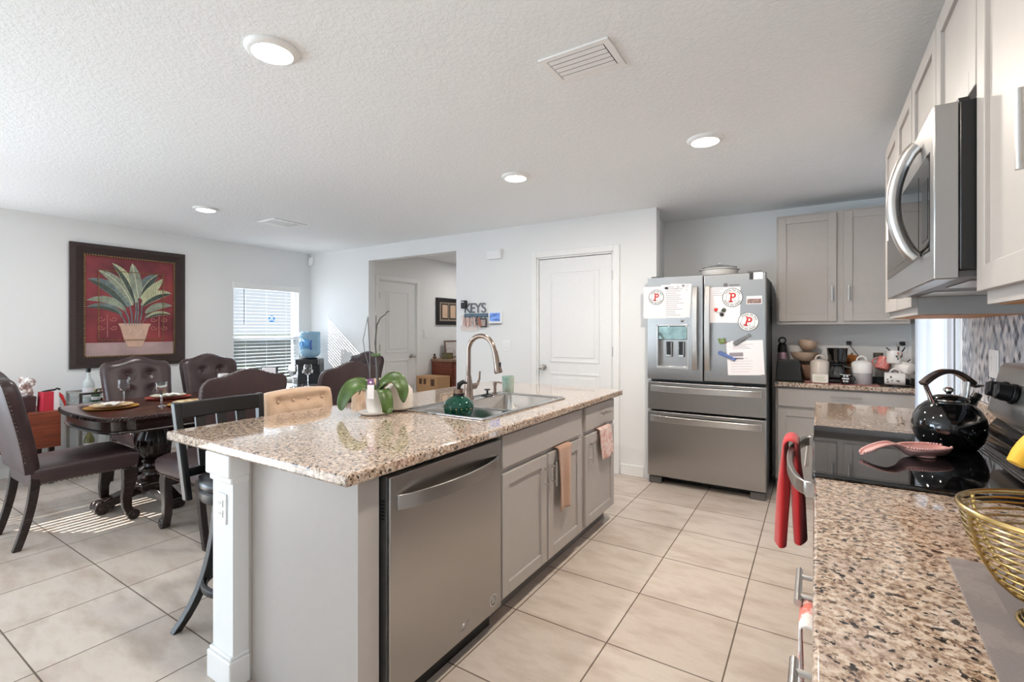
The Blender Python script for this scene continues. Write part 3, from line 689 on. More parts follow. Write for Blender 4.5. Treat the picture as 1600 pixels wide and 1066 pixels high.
# ------------------------------------------------------------------ right side: base cabinets, counters, range
t = thing('countertop', 'speckled granite countertop nearest the camera with the gold basket', 'countertop', (0.32, 0.9, 0.876))
MB().box(-0.323, 0.338, -0.75, 0.762, 0, 0.038).done('slab', GRAN, t, bevel=0.007, seg=3)
MB().box(0.318, 0.338, -0.75, 0.762, 0.0381, 0.14).done('backsplash', GRAN, t, bevel=0.003)
t = thing('countertop', 'short speckled granite countertop beyond the stove', 'countertop', (0.32, 2.955, 0.876))
MB().box(-0.323, 0.338, -0.445, 0.445, 0, 0.038).done('slab', GRAN, t, bevel=0.007, seg=3)
MB().box(0.318, 0.338, -0.445, 0.415, 0.0381, 0.14).done('backsplash', GRAN, t, bevel=0.003)
FX = 0.026
def base_cab(label, y0, y1, drawers=None, toe=True):
    t = thing('base_cabinet', label, 'cabinet', (0, 0, 0))
    MB().box(FX+0.019, XR-0.003, y0, y1, 0.10, 0.8755).done('carcass', CAB, t)
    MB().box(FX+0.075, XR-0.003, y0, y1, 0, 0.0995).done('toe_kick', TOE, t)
    return t
t = base_cab('grey base cabinet under the granite nearest the camera', 0.955, 1.655)
d = slabfront('drawer', 'x', 0.967, 1.645, 0.712, 0.862, FX, -1, t); pull(d, 'x', FX, -1, 1.19, 0.80, 0.155, vert=False, out=0.055, r=0.007)
shaker('door', 'x', 0.967, 1.645, 0.118, 0.685, FX, -1, t)
t = base_cab('grey base cabinet at the lower right corner holding a printed towel', 0.15, 0.95)
d = slabfront('drawer', 'x', 0.162, 0.94, 0.712, 0.862, FX, -1, t); pull(d, 'x', FX, -1, 0.84, 0.80, 0.155, vert=False, out=0.055, r=0.007)
shaker('door', 'x', 0.162, 0.94, 0.118, 0.685, FX, -1, t)
t = base_cab('grey base cabinet between the stove and the side door', 2.515, 3.385)
d = slabfront('drawer', 'x', 2.527, 3.375, 0.712, 0.862, FX, -1, t); pull(d, 'x', FX, -1, 2.75, 0.80, vert=False)
d = shaker('door', 'x', 2.527, 2.945, 0.118, 0.685, FX, -1, t); pull(d, 'x', FX, -1, 2.91, 0.575)
d = shaker('door', 'x', 2.957, 3.375, 0.118, 0.685, FX, -1, t); pull(d, 'x', FX, -1, 2.99, 0.575)
# range
RY0, RY1 = 1.667, 2.507; RC = (RY0+RY1)/2; RH = (RY1-RY0)/2
t = thing('electric_range', 'black glass top stove with steel back panel', 'stove', (0.32, RC, 0))
MB().box(-0.275, 0.30, -RH+0.005, RH-0.005, 0.08, 0.899).done('body', BLACK, t)
MB().box(-0.25, 0.30, -RH+0.02, RH-0.02, 0, 0.0795).done('plinth', BLACK, t)
MB().box(-0.326, 0.22, -RH, RH, 0.900, 0.925).done('cooktop', BLKGLASS, t, bevel=0.007, seg=3)
MB().box(-0.322, 0.215, -RH+0.02, RH-0.02, 0.925, 0.9254).done('glass_sheet', BLKGLASS, t)
MB().box(-0.3275, -0.318, -RH+0.004, -RH+0.02, 0.905, 0.9262).done('corner_bracket', GREYMETAL, t)
d = MB().box(-0.315, -0.276, -RH+0.01, RH-0.01, 0.24, 0.893).done('oven_door', STEEL, t, bevel=0.004)
MB().box(-0.318, -0.3145, -RH+0.09, RH-0.09, 0.34, 0.70).done('oven_window', BLKGLASS, d)
MB().box(-0.313, -0.276, -RH+0.01, RH-0.01, 0.09, 0.232).done('storage_drawer', STEEL, t, bevel=0.004)
m = MB(); P = []
for i in range(25):
    s_ = i/24; u = -0.37+0.74*s_; P.append((-0.33-0.060*math.sin(math.pi*s_)**0.55, u))
m.rings([[(x, u, 0.844), (x-0.018, u, 0.840), (x-0.018, u, 0.884), (x, u, 0.880)] for x, u in P])
m.box(-0.346, -0.316, -0.385, -0.355, 0.838, 0.886); m.box(-0.346, -0.316, 0.355, 0.385, 0.838, 0.886)
m.done('oven_handle', NICKEL, t, bevel=0.003, smooth=40)
# back guard
m = MB(); m.prism([(0.225, 0.915), (0.225, 0.965), (0.262, 1.02), (0.30, 1.02), (0.30, 0.915)], 'y', -RH, RH); m.done('guard_base', BLKGLOSS, t, bevel=0.006, seg=3)
g = MB(); g.prism([(0.222, 1.048), (0.258, 1.212), (0.272, 1.226), (0.318, 1.226), (0.318, 1.021), (0.245, 1.021)], 'y', -RH+0.004, RH-0.045)
gd = g.done('control_panel', GREYMETAL if False else STEEL, t, bevel=0.008, seg=3)
for k, y in enumerate((0.215, 0.125, -0.17, -0.27)):
    c = Vector((0.240, y, 1.132)); dirn = Vector((-0.97, 0, 0.22)); m = MB()
    m.cyl(c+dirn*0.004, c+dirn*0.016, 0.034, n=24); m.cyl(c+dirn*0.016, c+dirn*0.052, 0.029, 0.026, n=24)
    o = m.done('knob', BLACK, t, bevel=0.002)
    MB().box(-0.004, 0.004, -0.002, 0.002, -0.02, 0.02).done('pointer', GREYMETAL, o).location = c+dirn*0.052
MB().prism([(0.2345, 1.09), (0.2505, 1.17), (0.2515, 1.17), (0.2355, 1.09)], 'y', -0.11, 0.11).done('display', BLKGLASS, t)
m = MB(); 
for i in range(3): m.tube([(0.165+i*0.012, -RH+0.03, 0.9262), (0.165+i*0.012, RH-0.03, 0.9262)], 0.0012, 4)
m.done('glass_marking', GREYMETAL, t)
# kettle
t = thing('kettle', 'large black whistling tea kettle with chrome handle on the stove', 'kettle', (0.405, 2.285, 0.9256), 0.5641)
MB().lathe([(0.064, 0), (0.078, 0.004), (0.093, 0.028), (0.104, 0.060), (0.1055, 0.083), (0.099, 0.112), (0.084, 0.140), (0.066, 0.158), (0.056, 0.165)], n=48).done('body', BLKGLOSS, t, smooth=60)
MB().lathe([(0.0555, 0.165), (0.058, 0.169), (0.056, 0.173)], n=40).done('lid_ring', CHROME, t)
MB().lathe([(0.053, 0.172), (0.050, 0.179), (0.030, 0.187), (0.008, 0.190)], n=40).done('lid', BLKGLOSS, t, smooth=60)
MB().lathe([(0.007, 0.190), (0.008, 0.195), (0.015, 0.202), (0.015, 0.209), (0.006, 0.215)], n=24).done('lid_knob', CHROME, t)
pts = [(-0.094+0.182*i/24, 0, 0.212+0.060*math.sin(math.pi*(0.06+0.88*i/24))**0.9) for i in range(25)]
m = MB(); rr = []
for i, p in enumerate(pts):
    w, h = 0.015, 0.008; a = pts[max(0, i-1)]; b = pts[min(len(pts)-1, i+1)]; tx, tz = b[0]-a[0], b[2]-a[2]; l = math.hypot(tx, tz); nx, nz = -tz/l, tx/l
    rr.append([(p[0]+nx*h*q, w*s_, p[2]+nz*h*q) for q, s_ in ((1, -1), (1, 1), (-1, 1), (-1, -1))])
m.rings(rr); m.done('handle', M('gunmetal', (96, 84, 80), 0.18, 0.9, var=0.05), t, bevel=0.004, seg=2, smooth=50)
m = MB(); m.tube([(-0.056, 0, 0.158), (-0.070, 0, 0.190), (-0.084, 0, 0.224)], [0.011, 0.010, 0.010], 12, flat=0.6); m.done('handle_strut', CHROME, t)
m = MB(); m.tube([(0.056, 0, 0.158), (0.064, 0, 0.195), (0.070, 0, 0.242)], [0.011, 0.010, 0.010], 12, flat=0.6); m.done('handle_strut', CHROME, t)
MB().tube([(0.066, 0.0, 0.135), (0.084, 0, 0.160), (0.094, 0, 0.175)], [0.020, 0.016, 0.013], 16).done('spout', BLKGLOSS, t)
MB().tube([(0.093, 0, 0.173), (0.104, 0, 0.190)], [0.015, 0.014], 16).done('whistle_cap', BLACK, t)
MB().tube([(0.076, 0, 0.224), (0.095, 0, 0.218), (0.122, 0, 0.220)], [0.005, 0.006, 0.006], 10).done('trigger', CHROME, t)
# spoon rest
t = thing('spoon_rest', 'pink ceramic spoon rest with beaded rim on the cooktop', 'spoon rest', (0.305, 2.075, 0.9256), R(35))
PINK = M('pink_ceramic', (228, 178, 172), 0.3, var=0.03)
def spo(u, v):
    x = -0.215+0.30*u
    q = (x-0.002)/0.083; wb = 0.048*math.sqrt(max(0, 1-q*q)) if abs(q) < 1 else 0
    wh = 0.0165*min(1, math.sqrt(max(0, (x+0.2155)/0.02))) if x < 0 else 0
    w = (wb**4+wh**4)**0.25+0.0004
    b = max(0, min(1, (x+0.11)/0.07)); b = b*b*(3-2*b)
    arch = math.sin(math.pi*min(1, max(0, (0.215+x)/0.155)))
    rimz = 0.012+0.018*min(1, (0.215+x)/0.10)+0.014*arch*(1-b)
    s_ = (v-0.5)*2
    return (x, w*s_, rimz-(1-s_**2)*(0.022*b*min(1, w/0.035)+0.004))
MB().grid(spo, 72, 14).done('dish', PINK, t, solid=0.005, smooth=80)
m = MB()
for i in range(47):
    for v in (0, 1):
        p = spo((i+0.5)/47.5, v); m.sphere((p[0], p[1], p[2]+0.003), 0.0044, n=8)
m.done('beaded_rim', PINK, t)
MB().lathe([(0.028, 0), (0.034, 0.002), (0.03, 0.008)], n=24).done('foot', PINK, t)
# towels on the oven door, cabinet pulls
def draped(name, label, mat, bar, y0, y1, zt, front, back, seed, flare=0.1, thick=0.008, rad=0.022):
    rnd = random.Random(seed); ph = rnd.uniform(0, 6)
    def fn(u, v):
        L = back+front+0.06; s_ = v*L; w = (u-0.5)*(y1-y0); c = (y0+y1)/2
        if s_ < back: q = back-s_; xx, zz = bar+rad, zt-q
        elif s_ < back+0.06: a = (s_-back)/0.06*math.pi; q = 0; xx, zz = bar+rad*math.cos(a), zt+rad*0.8*math.sin(a)
        else: q = s_-back-0.06; xx, zz = bar-rad, zt-q
        k = min(1, q*5)
        xx += 0.5*rad*math.sin(u*11+ph)*k*(-1 if s_ > back+0.03 else 0.3)+(-flare*q if s_ > back+0.03 else -flare*0.2*q)
        return (xx, c+w*(1-0.25*k+0.3*q), zz)
    return tag(MB().grid(fn, 22, 44).done(name, mat, solid=thick, smooth=80), label, 'towel')
def padded(label, mat, bar, y, zt, lobes):
    """thick terry folded over a bar: two padded lobes joined over the top"""
    path = []; (xa, la), (xb, lb) = lobes
    for i in range(16): q = 1-i/15; path.append((bar+0.020+xb*q**1.2, zt-0.01-lb*q, q))
    for i in range(1, 8): a = math.pi*i/8; path.append((bar+0.022*math.cos(a), zt-0.01+0.026*math.sin(a), 0))
    for i in range(16): q = i/15; path.append((bar-0.022-xa*q**1.2, zt-0.01-la*q, q))
    rr = []
    for i, (x, z, q) in enumerate(path):
        p0 = path[max(0, i-1)]; p1 = path[min(len(path)-1, i+1)]; tx, tz = p1[0]-p0[0], p1[1]-p0[1]; l = math.hypot(tx, tz); nx, nz = tz/l, -tx/l
        th = 0.010+0.012*min(1, q*2.2); hw = 0.085-0.020*min(1, q*4)+0.02*q
        ring = []
        for k in range(24):
            a = 2*math.pi*k/24; e = th*math.sin(a)*(1+0.22*math.sin(3*a+q*3)); ring.append((x+nx*e, y+hw*math.cos(a)+0.010*math.sin(q*5), z+nz*e))
        rr.append(ring)
    return tag(MB().rings(rr).done('dish_towel', mat, smooth=80), label, 'towel')
padded('red terry dish towel hanging on the oven door handle', RED, -0.081, 2.26, 0.893, ((0.012, 0.40), (0.010, 0.375)))
draped('dish_towel', 'white towel on the drawer pull of the cabinet beyond the stove', mat_cloth('white_terry', (232, 228, 224), scale=300), FX-0.033, 2.70, 2.80, 0.806, 0.12, 0.10, 8, 0.05, 0.006)
draped('dish_towel', 'red and white printed towel at the lower right cabinet', mat_cloth('printed_towel', (232, 120, 100), (240, 232, 228), 300, 16), -0.012, 1.04, 1.15, 0.786, 0.30, 0.24, 9, 0.0, 0.004, 0.012)
# placemat, basket, bananas
PM = mat_cloth('grey_placemat', (134, 122, 117), (118, 106, 103), 500, 12)
o = MB().box(-0.21, 0.21, -0.36, 0.36, 0, 0.003).done('placemat', PM, bevel=0.001); o.location = (0.402, 0.835, 0.9142); o.rotation_euler = (0, 0, R(-3)); tag(o, 'grey woven placemat under the gold wire basket', 'placemat')
MB().box(-0.165, 0.20, -0.31, 0.305, 0.003, 0.0034).done('printed_band', mat_cloth('mat_band', (116, 104, 102), None, 700), o)
t = thing('fruit_basket', 'gold wire footed fruit basket on the grey placemat', 'basket', (0.312, 0.985, 0.9175))
prof = [(0.046, 0.036), (0.068, 0.046), (0.090, 0.066), (0.106, 0.092), (0.116, 0.118), (0.122, 0.142), (0.124, 0.160)]
def ring(r, z, n=48): return [(r*math.cos(2*math.pi*k/n), r*math.sin(2*math.pi*k/n), z) for k in range(n)]
MB().tube(ring(0.125, 0.162), 0.0042, 10, True).done('rim', BRASS, t)
for i in range(14):
    f = i/14*(len(prof)-1); a = int(f); q = f-a; r = prof[a][0]*(1-q)+prof[a+1][0]*q; z = prof[a][1]*(1-q)+prof[a+1][1]*q
    MB().tube(ring(r, z), 0.0017, 6, True).done('wire_ring', BRASS, t)
for k in range(6):
    a = 0.3+2*math.pi*k/6; m = MB()
    m.tube([((r+0.003)*math.cos(a), (r+0.003)*math.sin(a), z) for r, z in prof], 0.0028, 8); 
    m.done('rib', BRASS, t)
MB().tube(ring(0.060, 0.0032), 0.003, 8, True).done('foot_ring', BRASS, t)
MB().tube(ring(0.045, 0.037), 0.0028, 8, True).done('base_ring', BRASS, t)
m = MB()
for i in range(4): m.tube(ring(0.047+0.003*i, 0.030-0.007*i), 0.0014, 6, True)
m.done('foot_wires', BRASS, t)
for k in range(6):
    a = 0.3+2*math.pi*k/6; MB().tube([(0.045*math.cos(a), 0.045*math.sin(a), 0.037), (0.060*math.cos(a), 0.060*math.sin(a), 0.003)], 0.0025, 8).done('foot_strut', BRASS, t)
YEL = M('banana_yellow', (232, 178, 50), 0.45, var=0.12, scale=12)
def banana(label, base, az, el):
    t = thing('banana', label, 'banana', base, az, 'bananas in the gold basket'); Rr = 0.115; pts = []; rr = []
    for i in range(15):
        s_ = i/14; a = R(-50+100*s_); pts.append((Rr*math.sin(a), 0, Rr*(math.cos(a)-0.64))); rr.append(0.006+0.0135*math.sin(math.pi*min(1, 0.12+0.8*s_))**0.6)
    MB().tube(pts, rr, 6).done('skin', YEL, t, smooth=70)
    MB().tube([pts[0], (pts[0][0]-0.012, 0, pts[0][2]-0.014)], [0.006, 0.0045], 8).done('stem', M('banana_stem', (92, 70, 40), 0.7), t)
    t.rotation_euler = (0, el, az); return t
banana('topmost banana in the gold basket, arching above the rim', (0.332, 1.04, 1.160), R(205), R(10))
banana('lower banana in the gold basket, under the topmost one', (0.335, 1.02, 1.112), R(222), R(4))
# ------------------------------------------------------------------ backsplash tiles, uppers, microwave
o = struct(MB().box(XR-0.010, XR, 0.1, 3.37, 1.018, 1.425).done('wall_backsplash', MOSAIC, smooth=0), 'grey and white picket mosaic backsplash')
t = thing('wall_outlet', 'white outlet plate on the mosaic backsplash behind the kettle', 'outlet', (XR-0.010, 2.83, 1.20))
MB().box(-0.006, 0, -0.06, 0.06, -0.06, 0.06).done('cover_plate', WHITEP, t, bevel=0.003)
MB().box(-0.009, -0.006, -0.045, -0.012, -0.033, 0.033).done('rocker', WHITEP, t, bevel=0.002); MB().box(-0.009, -0.006, 0.012, 0.045, -0.033, 0.033).done('rocker', WHITEP, t, bevel=0.002)
UF = 0.32; UZ0, UZ1 = 1.405, 2.315
def upper(label, y0, y1, z0, z1, doors):
    t = thing('wall_cabinet', label, 'cabinet', (0, 0, 0))
    MB().box(UF+0.019, XR-0.011 if z0 < 1.45 else XR-0.002, y0+0.001, y1-0.001, z0, z1).done('carcass', CAB, t)
    MB().box(UF+0.035, XR-0.013, y0+0.012, y1-0.012, z0-0.002, z0-0.0002).done('underside', OAKUNDER, t)
    for (a, b, hu) in doors:
        d = shaker('door', 'x', a, b, z0+0.03, z1-0.012, UF, -1, t)
        if hu is not None: pull(d, 'x', UF, -1, hu, z0+0.275, 0.135, r=0.006)
    return t
upper('grey wall cabinet nearest the camera, at the right edge', 0.72, 1.532, UZ0, UZ1, [(0.73, 1.082, None), (1.094, 1.528, 1.125)])
upper('grey wall cabinet directly above the microwave', 1.534, 2.418, 1.895, UZ1, [(1.540, 1.972, None), (1.980, 2.412, None)])
upper('grey wall cabinet beyond the microwave over the far counter', 2.422, 3.245, UZ0, UZ1, [(2.428, 2.810, None), (2.822, 3.240, None)])
t = thing('microwave', 'stainless over-the-range microwave with curved handle', 'microwave', (0, 0, 0))
my0, my1, mz0, mz1, mx = 1.537, 2.415, 1.468, 1.893, 0.245
MB().box(0.292, XR-0.002, my0, my1, mz0+0.02, mz1).done('case', BLACK, t, bevel=0.004)
MB().box(0.285, XR-0.02, my0+0.01, my1-0.01, mz0+0.004, mz0+0.0195).done('underside', GREYMETAL, t)
MB().box(0.33, 0.52, my0+0.1, my0+0.36, mz0+0.001, mz0+0.004).done('vent_filter', NICKEL, t); MB().box(0.33, 0.52, my1-0.36, my1-0.1, mz0+0.001, mz0+0.004).done('vent_filter', NICKEL, t)
d = MB(); d.box(mx, 0.2915, my0, my1, mz0, mz1); d = d.done('door', STEEL, t, bevel=0.003)
MB().box(mx-0.0015, mx, my0+0.045, my1-0.012, mz0+0.075, mz1-0.10).done('window', BLKGLASS, d)
MB().box(mx-0.0022, mx-0.0015, my0+0.19, my1-0.05, mz0+0.10, mz1-0.125).done('window_screen', M('screen_dark', (30, 29, 29), 0.08), d)
MB().box(mx-0.0022, mx-0.0014, my0+0.06, my0+0.14, mz0+0.11, mz1-0.16).done('keypad', M('keypad_dark', (26, 26, 27), 0.25), d)
m = MB(); P = []
for i in range(21):
    s_ = i/20; P.append((mx-0.010-0.050*math.sin(math.pi*s_)**0.7, my0+0.165, mz0+0.075+0.305*s_))
m.tube(P, 0.0175, 16); m.done('handle', NICKEL, d, smooth=60)
m = MB(); m.box(mx-0.002, mx, my0+0.42, my0+0.455, mz1-0.055, mz1-0.048); m.done('badge', CHROME, d)
m = MB(); m.rings([[(mx-0.003, my1-0.05, mz1-0.20), (mx-0.003, my1+0.002, mz1-0.19), (mx-0.003, my1+0.002, mz1-0.085), (mx-0.003, my1-0.035, mz1-0.10)], [(mx-0.002, my1-0.05, mz1-0.20), (mx-0.002, my1+0.002, mz1-0.19), (mx-0.002, my1+0.002, mz1-0.085), (mx-0.002, my1-0.035, mz1-0.10)]])
m.done('peeling_film', PAPER, d, smooth=0)
m = MB(); m.prism([(my0+0.02, 1.893), (my0+0.10, 1.893), (my0+0.085, 1.91), (my0+0.035, 1.912)], 'x', 0.296, 0.316); m.done('top_bracket', BLACK, t)

# ------------------------------------------------------------------ refrigerator
FY = 4.22
t = thing('refrigerator', 'stainless french door refrigerator with ice dispenser', 'refrigerator', (-0.786, FY, 0))
FW = 0.464
MB().box(-FW+0.006, FW-0.006, 0.085, 0.72, 0.04, 1.775).done('body', M('fridge_side', (74, 73, 74), 0.45, var=0.05), t, bevel=0.006)
def fdoor(name, x0, x1, z0, z1, hole=None):
    m = MB()
    if hole:
        hx0, hx1, hz0, hz1 = hole; xs = [x0, hx0, hx1, x1]; zs = [z0, hz0, hz1, z1]
        for i in range(3):
            for j in range(3):
                if (i, j) == (1, 1): continue
                m.box(xs[i], xs[i+1], 0, 0.075, zs[j], zs[j+1])
        bmesh.ops.remove_doubles(m.bm, verts=m.bm.verts[:], dist=1e-4)
        # drop interior shared walls
        seen = {}
        for f in m.bm.faces: seen.setdefault(tuple(round(c, 3) for c in f.calc_center_median()), []).append(f)
        bmesh.ops.delete(m.bm, geom=[f for fs in seen.values() if len(fs) > 1 for f in fs], context='FACES_ONLY')
        return m.done(name, STEELV, t, smooth=0)
    m.box(x0, x1, 0, 0.075, z0, z1); return m.done(name, STEELV, t, bevel=0.007, seg=3)
dx0, dx1, dz0, dz1 = -0.385, -0.116, 1.012, 1.392
L = fdoor('left_door', -FW, -0.004, 0.918, 1.802, (dx0, dx1, dz0, dz1))
Rt = fdoor('right_door', 0.004, FW, 0.918, 1.802)
d1 = fdoor('drawer', -FW, FW, 0.652, 0.894); d2 = fdoor('drawer', -FW, FW, 0.068, 0.635)
m = MB(); m.box(dx0, dx1, 0.070, 0.0745, dz0, dz1); m.mi = 1
m.box(dx0, dx0+0.012, -0.001, 0.07, dz0, dz1); m.box(dx1-0.012, dx1, -0.001, 0.07, dz0, dz1); m.box(dx0, dx1, -0.003, 0.07, dz0, dz0+0.022); m.box(dx0, dx1, -0.001, 0.03, dz1-0.012, dz1)
m.done('dispenser_recess', [STEELV, NICKEL], L, bevel=0.003)
MB().box(dx0+0.012, dx1-0.012, 0.006, 0.045, 1.262, dz1-0.012).done('dispenser_screen', M('silver_screen', (150, 172, 170), 0.06, 0.9, var=0.3, scale=14), L, bevel=0.006)
for x in (-0.292, -0.19):
    p = MB(); p.box(x-0.026, x+0.026, 0.045, 0.058, 1.11, 1.245); p = p.done('paddle', CHROME, L, bevel=0.005)
    MB().box(x-0.018, x+0.018, 0.0438, 0.0449, 1.13, 1.24).done('pad', BLACK, p)
def vhandle(par, x):
    m = MB(); rr = []
    for i in range(17):
        s_ = i/16; z = 1.01+0.70*s_; y = -0.022-0.026*math.sin(math.pi*s_)**0.6
        rr.append([(x-0.021, y, z), (x+0.021, y, z), (x+0.021, y+0.020, z), (x-0.021, y+0.020, z)])
    m.rings(rr); m.box(x-0.018, x+0.018, -0.02, 0, 1.012, 1.05); m.box(x-0.018, x+0.018, -0.02, 0, 1.67, 1.708)
    m.done('handle', NICKEL, par, bevel=0.004)
vhandle(L, -0.062); vhandle(Rt, 0.036)
def hhandle(par, z):
    m = MB(); rr = []
    for i in range(17):
        s_ = i/16; x = -0.435+0.87*s_; y = -0.022-0.030*math.sin(math.pi*s_)**0.6
        rr.append([(x, y, z-0.027), (x, y, z+0.027), (x, y+0.020, z+0.027), (x, y+0.020, z-0.027)])
    m.rings(rr); m.box(-0.435, -0.395, -0.02, 0, z-0.022, z+0.022); m.box(0.395, 0.435, -0.02, 0, z-0.022, z+0.022)
    m.done('handle', NICKEL, par, bevel=0.004)
hhandle(d1, 0.838); hhandle(d2, 0.576)
for x in (-FW+0.06, FW-0.06): MB().box(x-0.055, x+0.055, 0.02, 0.12, 0, 0.058).done('foot', GREYMETAL, t, bevel=0.005)
MB().box(-FW+0.02, FW-0.02, 0.14, 0.60, 0.008, 0.039).done('kick_grille', BLACK, t)
m = MB(); m.box(-0.438, -0.36, 0.02, 0.12, 1.8025, 1.815); m.box(0.33, 0.438, 0.02, 0.13, 1.8025, 1.815); m.done('hinge_cover', GREYMETAL, t, bevel=0.004)
MB().box(0.20, 0.275, -0.0008, 0.0, 1.704, 1.712).done('badge', GREYMETAL, Rt)
MB().box(FW-0.0061, FW-0.0055, 0.12, 0.16, 1.60, 1.70).done('side_label', DARKGAP, t)
# papers and magnets (lie on the doors)
def onf(x, z, k=0): return (x, FY-0.0006-0.0016*k, z)
def paper(label, x0, x1, z0, z1, k, rot=0, lines=None, name='paper_sheet'):
    t = thing(name, label, 'paper', onf((x0+x1)/2, (z0+z1)/2, k)); w, h = (x1-x0)/2, (z1-z0)/2; t.rotation_euler = (0, rot, 0)
    MB().box(-w, w, -0.0008, 0, -h, h).done('sheet', PAPER, t, smooth=0)
    m = MB(); rnd = random.Random(int(x0*1000+z1*77)); c = 0
    for (a, b, z, th) in (lines or []):
        m.box(-w+2*w*a, -w+2*w*b, -0.0011, -0.0008, -h+2*h*z-th, -h+2*h*z+th); c += 1
    if c: m.done('faint_print', INK, t, smooth=0)
    return t
rl = random.Random(3)
rows = lambda a, b, z0, z1, n, th=0.0018: [(a, a+(b-a)*rl.uniform(0.6, 1), z0+(z1-z0)*i/(n-1), th) for i in range(n)]
paper('white sheet with faint table print, rightmost on the left refrigerator door', -1.06, -0.885, 1.455, 1.740, 0, R(3), rows(0.35, 0.95, 0.75, 0.95, 4))
paper('white printed sheet in the middle of the left refrigerator door', -1.135, -0.925, 1.45, 1.735, 1, R(1), rows(0.1, 0.92, 0.08, 0.93, 15))
paper('blank white sheet with round logo at the left edge of the refrigerator', -1.285, -1.09, 1.446, 1.725, 2, R(0))
paper('white letter sheet behind the right refrigerator door handle', -0.775, -0.505, 1.405, 1.695, 0, R(1), rows(0.25, 0.55, 0.78, 0.95, 4))
paper('back sheet of the clipped papers low on the right refrigerator door', -0.570, -0.338, 0.99, 1.262, 0, R(-3))
paper('front sheet of the clipped papers, with two dark printed bars', -0.602, -0.362, 0.985, 1.252, 1, R(-3), rows(0.2, 0.85, 0.80, 0.92, 4, 0.0012)+rows(0.1, 0.8, 0.1, 0.5, 6, 0.0008)+[(0.08, 0.5, 0.62, 0.016), (0.22, 0.5, 0.50, 0.007)])
def logo_disc(label, x, z, r, k, rot):
    t = thing('round_magnet', label, 'magnet', onf(x, z, k), 0, 'round logo magnets on the refrigerator'); t.rotation_euler = (0, rot, 0)
    MB().cyl((0, 0, 0), (0, -0.002, 0), r, n=48).done('disc', WHITEP, t)
    m = MB(); m.tube([(r*0.965*math.cos(a), -0.0022, r*0.965*math.sin(a)) for a in [2*math.pi*i/60 for i in range(60)]], r*0.03, 6, True)
    m.tube([(r*0.62*math.cos(a), -0.0022, r*0.62*math.sin(a)) for a in [2*math.pi*i/60 for i in range(60)]], r*0.012, 5, True); m.done('border_ring', DINK, t)
    m = MB()
    for (a0, a1, n) in ((150, 30, 15), (205, 335, 17)):
        for i in range(n):
            if i in (6, 10): continue
            a = R(a0+(a1-a0)*i/(n-1)); c, s_ = math.cos(a), math.sin(a); d = r*0.03
            P = [(r*0.72*c-d*s_, r*0.72*s_+d*c), (r*0.72*c+d*s_, r*0.72*s_-d*c), (r*0.85*c+d*s_, r*0.85*s_-d*c), (r*0.85*c-d*s_, r*0.85*s_+d*c)]
            m.prism(P, 'y', -0.0027, -0.002)
    m.done('ring_lettering', DINK, t, smooth=0)
    m = MB(); q = r*0.52
    def bxp(x0, x1, z0, z1): m.prism([(x0*q, z0*q), (x1*q, z0*q), (x1*q, z1*q), (x0*q, z1*q)], 'y', -0.0034, -0.002)
    bxp(-0.42, -0.10, -0.9, 0.9); bxp(-0.68, 0.12, -0.95, -0.68); bxp(-0.68, -0.42, 0.68, 0.95)
    outer = [(-0.1+0.0, 0.95)]+[(0.12+0.52*math.cos(a), 0.42+0.53*math.sin(a)) for a in [R(90-180*i/12) for i in range(13)]]+[(-0.1, -0.11)]
    inner = [(-0.1, 0.66)]+[(0.10+0.22*math.cos(a), 0.42+0.24*math.sin(a)) for a in [R(90-180*i/12) for i in range(13)]]+[(-0.1, 0.18)]
    for i in range(len(outer)-1): m.prism([(outer[i][0]*q, outer[i][1]*q), (outer[i+1][0]*q, outer[i+1][1]*q), (inner[i+1][0]*q, inner[i+1][1]*q), (inner[i][0]*q, inner[i][1]*q)], 'y', -0.0034, -0.002)
    m.done('letter_p', LOGORED, t, smooth=0)
    m = MB(); m.tube([(q*0.45+0.05*r*math.cos(a*2), -0.0024, -q*0.62+0.12*r*math.sin(a)) for a in [i*0.7 for i in range(10)]], r*0.018, 5); m.done('small_mark', INK, t)
logo_disc('round white magnet with red letter on the left refrigerator door', -1.172, 1.632, 0.066, 3, R(8))
logo_disc('upper round white magnet with red letter on the right refrigerator door', -0.562, 1.608, 0.077, 1, R(3))
logo_disc('lower round white magnet with red letter on the right refrigerator door', -0.447, 1.412, 0.076, 0, R(15))
def small(name, label, x, z, k, fn, cat='magnet'):
    t = thing(name, label, cat, onf(x, z, k)); fn(t); return t
small('photo_magnet', 'small brownish photo magnet at the right of the refrigerator door', -0.405, 1.583, 0, lambda t: (MB().box(-0.055, 0.055, -0.002, 0, -0.032, 0.032).done('card', PAPER, t, smooth=0), MB().box(-0.05, 0.05, -0.0026, -0.002, -0.027, 0.010).done('picture', M('sepia_photo', (150, 124, 116), 0.6, var=0.6, scale=60), t)))
small('tag_magnet', 'white tag at the top right corner of the refrigerator door', -0.392, 1.776, 0, lambda t: (MB().box(-0.018, 0.048, -0.003, 0, -0.030, 0.026).done('tag', WHITEP, t), MB().box(-0.046, -0.0185, -0.004, 0, -0.030, 0.022).done('clip', BLACK, t)))
small('button_magnet', 'white button magnet pinning the left door papers', -1.005, 1.716, 3, lambda t: MB().lathe([(0.017, 0), (0.016, 0.006), (0.001, 0.007)], n=20).done('button', WHITEP, t).rotation_euler.__setitem__(0, R(90)))
small('square_magnet', 'tiny dark square magnet left of the white button', -1.085, 1.708, 3, lambda t: MB().box(-0.013, 0.013, -0.006, 0, -0.008, 0.008).done('block', DINK, t))
small('square_magnet', 'tiny grey magnet right of the white button', -0.945, 1.722, 3, lambda t: MB().box(-0.009, 0.009, -0.006, 0, -0.009, 0.009).done('block', INK, t))
